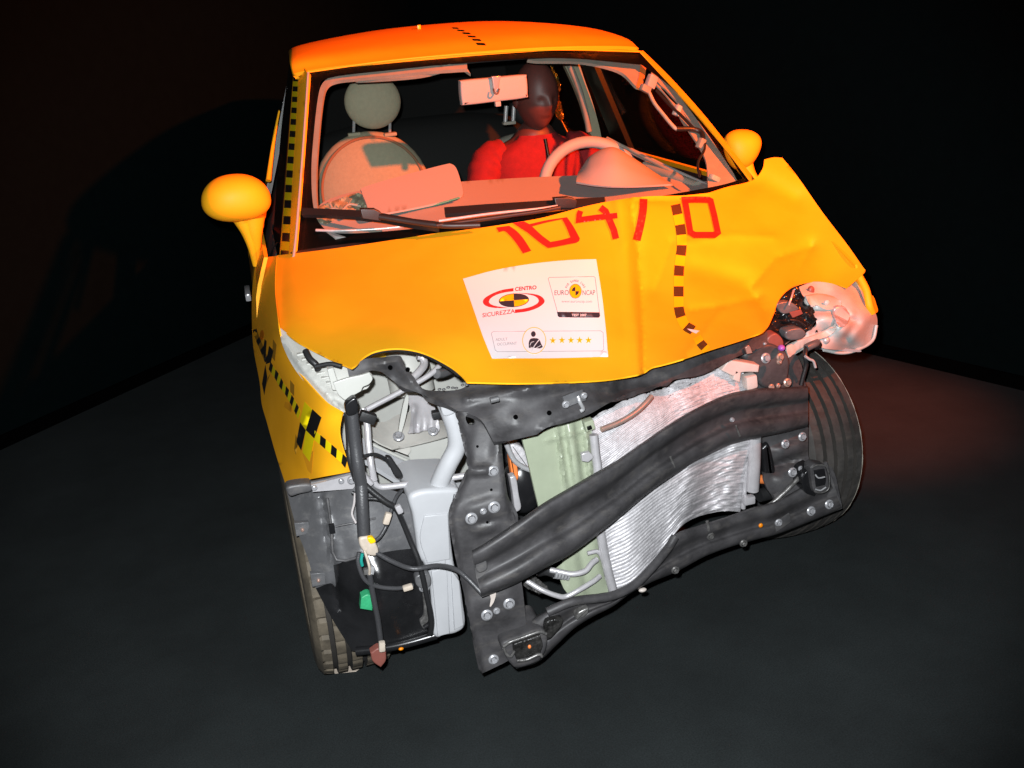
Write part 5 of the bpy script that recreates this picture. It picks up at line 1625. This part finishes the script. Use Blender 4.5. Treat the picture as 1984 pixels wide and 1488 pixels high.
slab('lens_holder', [(1618, 598), (1636, 594), (1646, 612), (1642, 630), (1626, 634), (1620, 620)], lambda a, b: hl_d(a, b) - .018, .012, M['alup'], HL, .004)
tube('broken_rim', [(1596, 678, -.10), (1630, 684, -.09), (1660, 678, -.08), (1690, 660, -.06), (1698, 630, -.05)], .0045, M['lamp'], HL, 5)
sheet('broken_lens', curve_outline([(1585, 671), (1620, 674), (1664, 678), (1664, 682), (1620, 679), (1586, 676)], 3), -.09, M['alup'], HL, 5, .003)
ball('adjuster_knob', at(1600, 659, -.135), (.011, .01, .010), M['alup'], HL, seg=14)
sheet('indicator_lens', curve_outline([(1682, 572), (1692, 574), (1698, 590), (1701, 602), (1695, 606), (1688, 590)], 3), -.02, M['amber'], HL, 4, .004)
# dark broken pieces beside it
jag = [(1525, 562), (1545, 554, 1), (1556, 575), (1566, 590), (1576, 598), (1580, 608, 1), (1589, 614, 1), (1580, 622, 1), (1574, 632, 1), (1584, 640, 1), (1566, 640), (1556, 652), (1530, 660), (1512, 672), (1498, 665), (1484, 640, 1), (1500, 600)]
JK = sheet('broken_bracket', curve_outline(jag, 3), Depth([(1510, 600, -.07), (1580, 600, -.10), (1500, 660, -.17), (1560, 645, -.14)], lambda a, b: .012 * math.sin(a * .16) * math.sin(b * .2)), M['blackgloss'], CAR, 5, .006)
slab('battery_clamp', [(1505, 590), (1530, 585), (1548, 597), (1540, 604), (1516, 608)], -.12, .02, M['greyplast'], JK, .004)
slab('red_label', [(1530, 606, 1), (1552, 600, 1), (1556, 608, 1), (1536, 616, 1)], -.135, .004, M['brownplug'], JK, .001)
tube('loose_wire', [(1538, 562, -.10), (1534, 575, -.12), (1528, 592, -.13)], .0025, M['chrome'], JK, 3)
tube('loose_wire', [(1530, 620, -.16), (1545, 622, -.16), (1560, 632, -.15)], .003, M['cable'], JK, 3)
slab('relay_box', [(1524, 642), (1550, 636), (1562, 646), (1552, 658), (1526, 658)], -.17, .03, M['greyplast'], JK, .005)
slab('brown_socket', [(1488, 655), (1504, 646), (1518, 660), (1516, 676), (1500, 680), (1488, 670)], -.19, .03, M['brownplug'], JK, .005)
ball('violet_plug', at(1514, 674, -.215), (.009, .01, .008), M['violet'], JK, seg=14)
for a, b, r, mm in ((1483, 694, .013, 'zinc'), (1511, 692, .010, 'copperbolt'), (1509, 701, .007, 'copperbolt'), (1481, 666, .004, 'zinc')):
    bolt(a, b, -.235, r, M[mm], JK, (.1, -1, .3))
slab('crushed_mount', [(1440, 690), (1470, 672), (1500, 668), (1528, 690), (1530, 720), (1520, 745), (1480, 752), (1462, 720)], -.20, .06, M['ecoat'], CAR, .01)
slab('copper_tab', [(1444, 674, 1), (1452, 670), (1458, 684, 1), (1448, 686, 1)], -.25, .004, M['copperbolt'], CAR, .001)
tube('loose_cable', [(1562, 672, -.17), (1560, 690, -.19), (1562, 706, -.19), (1556, 730, -.19), (1552, 746, -.19)], .006, M['cable'], CAR, 4)
tube('loose_cable', [(1560, 690, -.2), (1568, 696, -.2), (1576, 700, -.2), (1580, 712, -.2)], .0035, M['ivory'], CAR, 4)
ball('cable_boot', at(1582, 668, -.16), (.014, .014, .012), M['blackgloss'], CAR, seg=14)
tube('cable_boot', [(1562, 674, -.175), (1574, 668, -.17), (1584, 664, -.16)], .010, M['greyplast'], CAR, 3)

# roof tape and aerial stub
def roof_pt(a, b):
    """nearest point of the roof surface under a pixel"""
    d = Vector(FW + RT * ((a - 992) / FOC) + UP * ((744 - b) / FOC)).normalized()
    dg = bpy.context.evaluated_depsgraph_get()
    ok, loc, nrm, idx = ROOF.ray_cast(Vector(CAM) - Vector(WORLD[ROOF.name]), d)
    return (loc + Vector(WORLD[ROOF.name]) if ok else None)


bpy.context.view_layer.update()
bmB = bmesh.new()
LNR = [(880, 54), (896, 61), (912, 70), (926, 80), (938, 93)]
Pr = catmull([np.array(p, float) for p in LNR], 3)
okc = 0
for i in range(0, len(Pr) - 1, 2):
    p, q = Pr[i], Pr[i + 1]
    t = (q - p) / np.linalg.norm(q - p)
    n = np.array([1.0, 0.05])
    hw = 6 + 3 * i / len(Pr)
    qs = [p - n * hw, p + n * hw, q + n * hw, q - n * hw]
    w3 = [roof_pt(*s) for s in qs]
    if all(w3):
        vs = [bmB.verts.new(w + Vector((0, -.001, .002))) for w in w3]
        bmB.faces.new(vs)
        okc += 1
if okc:
    from_bm('check_tape', bmB, M['black'], ROOF, False)
else:
    bmB.free()
rp0 = roof_pt(812, 56)
if rp0:
    box('roof_tape_tab', tuple(rp0 + Vector((0, 0, .006))), (.012, .012, .014), M['goldtape'], ROOF, bev=.002)

# ------------------------------------------------------------------ clear wedge under the near tyre
wc1 = atz(672, 1292, 0.0)
WG = sheet('tape_patch', [(a, b) for a, b in ((634, 1296), (652, 1288), (690, 1282), (702, 1290), (690, 1300), (650, 1304))], None, M['tapewrap'], None, 8, .002, fn=lambda a, b: atz(a, b, .004), toward=(0, 0, 5))
WG['label'] = 'beige strip of tape on the floor under the dusty front tyre'
WG['category'] = 'tape'

# ------------------------------------------------------------------ crash test dummy
def skin_mesh(name, verts, edges, radii, root, sub=2):
    me = bpy.data.meshes.new(name)
    me.from_pydata([tuple(v) for v in verts], edges, [])
    o = bpy.data.objects.new(name, me)
    COL.objects.link(o)
    md = o.modifiers.new('skin', 'SKIN')
    md.use_smooth_shade = True
    for i, r in enumerate(radii):
        sv = me.skin_vertices[0].data[i]
        sv.radius = (r, r) if not isinstance(r, tuple) else r
        sv.use_root = (i == root)
    ss = o.modifiers.new('sub', 'SUBSURF')
    ss.levels = sub
    ss.render_levels = sub
    bpy.context.view_layer.update()
    dg = bpy.context.evaluated_depsgraph_get()
    m2 = bpy.data.meshes.new_from_object(o.evaluated_get(dg))
    bpy.data.objects.remove(o)
    bpy.data.meshes.remove(me)
    bmx = bmesh.new()
    bmx.from_mesh(m2)
    bpy.data.meshes.remove(m2)
    return bmx


hx = at(1038, 186, 1.36)      # middle of the head
cx = hx.x
hipz = .50
V = [(cx, 1.42, hipz), (cx, 1.44, hipz + .16), (cx, 1.43, hipz + .32), (cx, 1.415, hx.z - .235), (cx, 1.40, hx.z - .15), (cx, 1.375, hx.z - .09)]
Rd = [.12, .10, .10, .085, .074, .066]
Ed = [(0, 1), (1, 2), (2, 3), (3, 4), (4, 5)]


def chain(start, pts, rs):
    prev = start
    for p, r in zip(pts, rs):
        V.append(p)
        Rd.append(r)
        Ed.append((prev, len(V) - 1))
        prev = len(V) - 1
    return prev


shz = hx.z - .215
for s in (-1, 1):
    w = chain(3, [(cx + s * .17, 1.41, shz), (cx + s * .215, 1.37, shz - .10), (cx + s * .235, 1.30, shz - .25), (cx + s * .20, 1.16, shz - .33), (cx + s * .16, 1.06, shz - .37)], [.05, .045, .040, .036, .030])
    for f in range(4):
        chain(w, [(cx + s * (.17 - .022 * f), 1.00, shz - .375), (cx + s * (.168 - .022 * f), .965 + .01 * abs(f - 1.5), shz - .40)], [.011, .008])
    chain(w, [(cx + s * .115, 1.03, shz - .36), (cx + s * .10, 1.0, shz - .375)], [.012, .009])
    lg = chain(0, [(cx + s * .10, 1.36, hipz - .01), (cx + s * .12, 1.12, hipz + .06), (cx + s * .12, .94, hipz + .09), (cx + s * .11, .80, hipz - .08), (cx + s * .11, .68, .36), (cx + s * .11, .58, .34)], [.085, .08, .062, .055, .042, .035])
bmd = skin_mesh('person', V, Ed, Rd, 0)


# head with a face, joined into the body mesh
def head_shape(p):
    x, y, z = p.x, p.y, p.z
    k = 1.0
    # narrower jaw, flat face, round skull
    if z < 0:
        x *= 1 - .28 * (-z) ** 1.3
        if y > 0:
            y *= 1 - .45 * (-z)
    if y < 0:
        y *= .96
    f = max(0, -y)
    nose = math.exp(-((p.x / .16) ** 2 + ((p.z + .12) / .20) ** 2)) * f
    brow = math.exp(-(((p.z - .14) / .10) ** 2 + (p.x / .5) ** 2)) * f
    eye = sum(math.exp(-(((p.x - e) / .16) ** 2 + ((p.z - .02) / .09) ** 2)) for e in (-.36, .36)) * f
    mouth = math.exp(-((p.x / .28) ** 2 + ((p.z + .50) / .05) ** 2)) * f
    lips = math.exp(-((p.x / .26) ** 2 + ((p.z + .44) / .07) ** 2)) * f
    chin = math.exp(-((p.x / .25) ** 2 + ((p.z + .80) / .14) ** 2)) * f
    y += -.20 * nose - .04 * brow + .08 * eye + .05 * mouth - .05 * lips - .09 * chin
    return Vector((x, y, z))


bh = bmesh.new()
bmesh.ops.create_uvsphere(bh, u_segments=64, v_segments=48, radius=1)
Rh = Matrix.Rotation(math.radians(14), 3, 'Z') @ Matrix.Rotation(math.radians(8), 3, 'X')
for v in bh.verts:
    p = head_shape(v.co)
    v.co = Rh @ Vector((p.x * .078, p.y * .098, p.z * .125)) + hx
for s in (-1, 1):
    be = bmesh.new()
    bmesh.ops.create_uvsphere(be, u_segments=16, v_segments=12, radius=1)
    for v in be.verts:
        v.co = Rh @ Vector((v.co.x * .010 + s * .078, v.co.y * .018 + .012, v.co.z * .030 - .008)) + hx
    me = bpy.data.meshes.new('tmp')
    be.to_mesh(me)
    be.free()
    bh.from_mesh(me)
    bpy.data.meshes.remove(me)
me = bpy.data.meshes.new('tmp')
bh.to_mesh(me)
bh.free()
bmd.from_mesh(me)
bpy.data.meshes.remove(me)
DUM = from_bm('crash_test_dummy', bmd, M['skin'], None, True, None)
DUM['label'] = 'brown crash test dummy in a red long sleeved top sitting behind the steering wheel'
DUM['category'] = 'dummy'
# shirt: lofted torso and two sleeves in one mesh
bms = bmesh.new()
secs = [(-.135, .072, .074, 1.392), (-.15, .082, .080, 1.395), (-.168, .125, .090, 1.40), (-.19, .168, .100, 1.405), (-.22, .196, .110, 1.41), (-.28, .204, .122, 1.415), (-.40, .190, .126, 1.42), (-.56, .168, .124, 1.43), (-.72, .176, .135, 1.43)]
rings = []
for dz, rx, ry_, yy in secs:
    ring = []
    for k in range(40):
        a = 2 * math.pi * k / 40
        cxx = math.copysign(abs(math.cos(a)) ** .85, math.cos(a))
        fold_ = .004 * math.sin(5 * a + 30 * dz) + .003 * math.sin(9 * a - 50 * dz)
        ring.append(bms.verts.new((cx + (rx + fold_) * cxx, yy + (ry_ + fold_) * math.sin(a), hx.z + dz)))
    rings.append(ring)
for i in range(len(rings) - 1):
    for k in range(40):
        bms.faces.new([rings[i][k], rings[i + 1][k], rings[i + 1][(k + 1) % 40], rings[i][(k + 1) % 40]])
for s in (-1, 1):
    arm = [(cx + s * .12, 1.41, hx.z - .205), (cx + s * .175, 1.405, hx.z - .222), (cx + s * .212, 1.385, hx.z - .275), (cx + s * .236, 1.35, hx.z - .36), (cx + s * .246, 1.30, hx.z - .45), (cx + s * .225, 1.22, hx.z - .52), (cx + s * .19, 1.13, hx.z - .56)]
    P = [Vector(p) for p in catmull(arm, 6)]
    rr_ = [.060 + .012 * math.sin(math.pi * min(1, 2.2 * i / len(P))) - .022 * (i / len(P)) ** 1.5 + .0025 * math.sin(i * 1.9) for i in range(len(P))]
    tube_bm(bms, P, rr_, 20)
bmesh.ops.recalc_face_normals(bms, faces=bms.faces)
SHIRT = from_bm('red_top', bms, M['shirt'], DUM, True, None)
tube('zip_fastener', [(cx + .012, 1.314, hx.z - .150), (cx + .014, 1.308, hx.z - .18), (cx + .018, 1.296, hx.z - .24), (cx + .02, 1.29, hx.z - .32), (cx + .02, 1.292, hx.z - .42)], .007, M['frit'], SHIRT, 4, px=False)
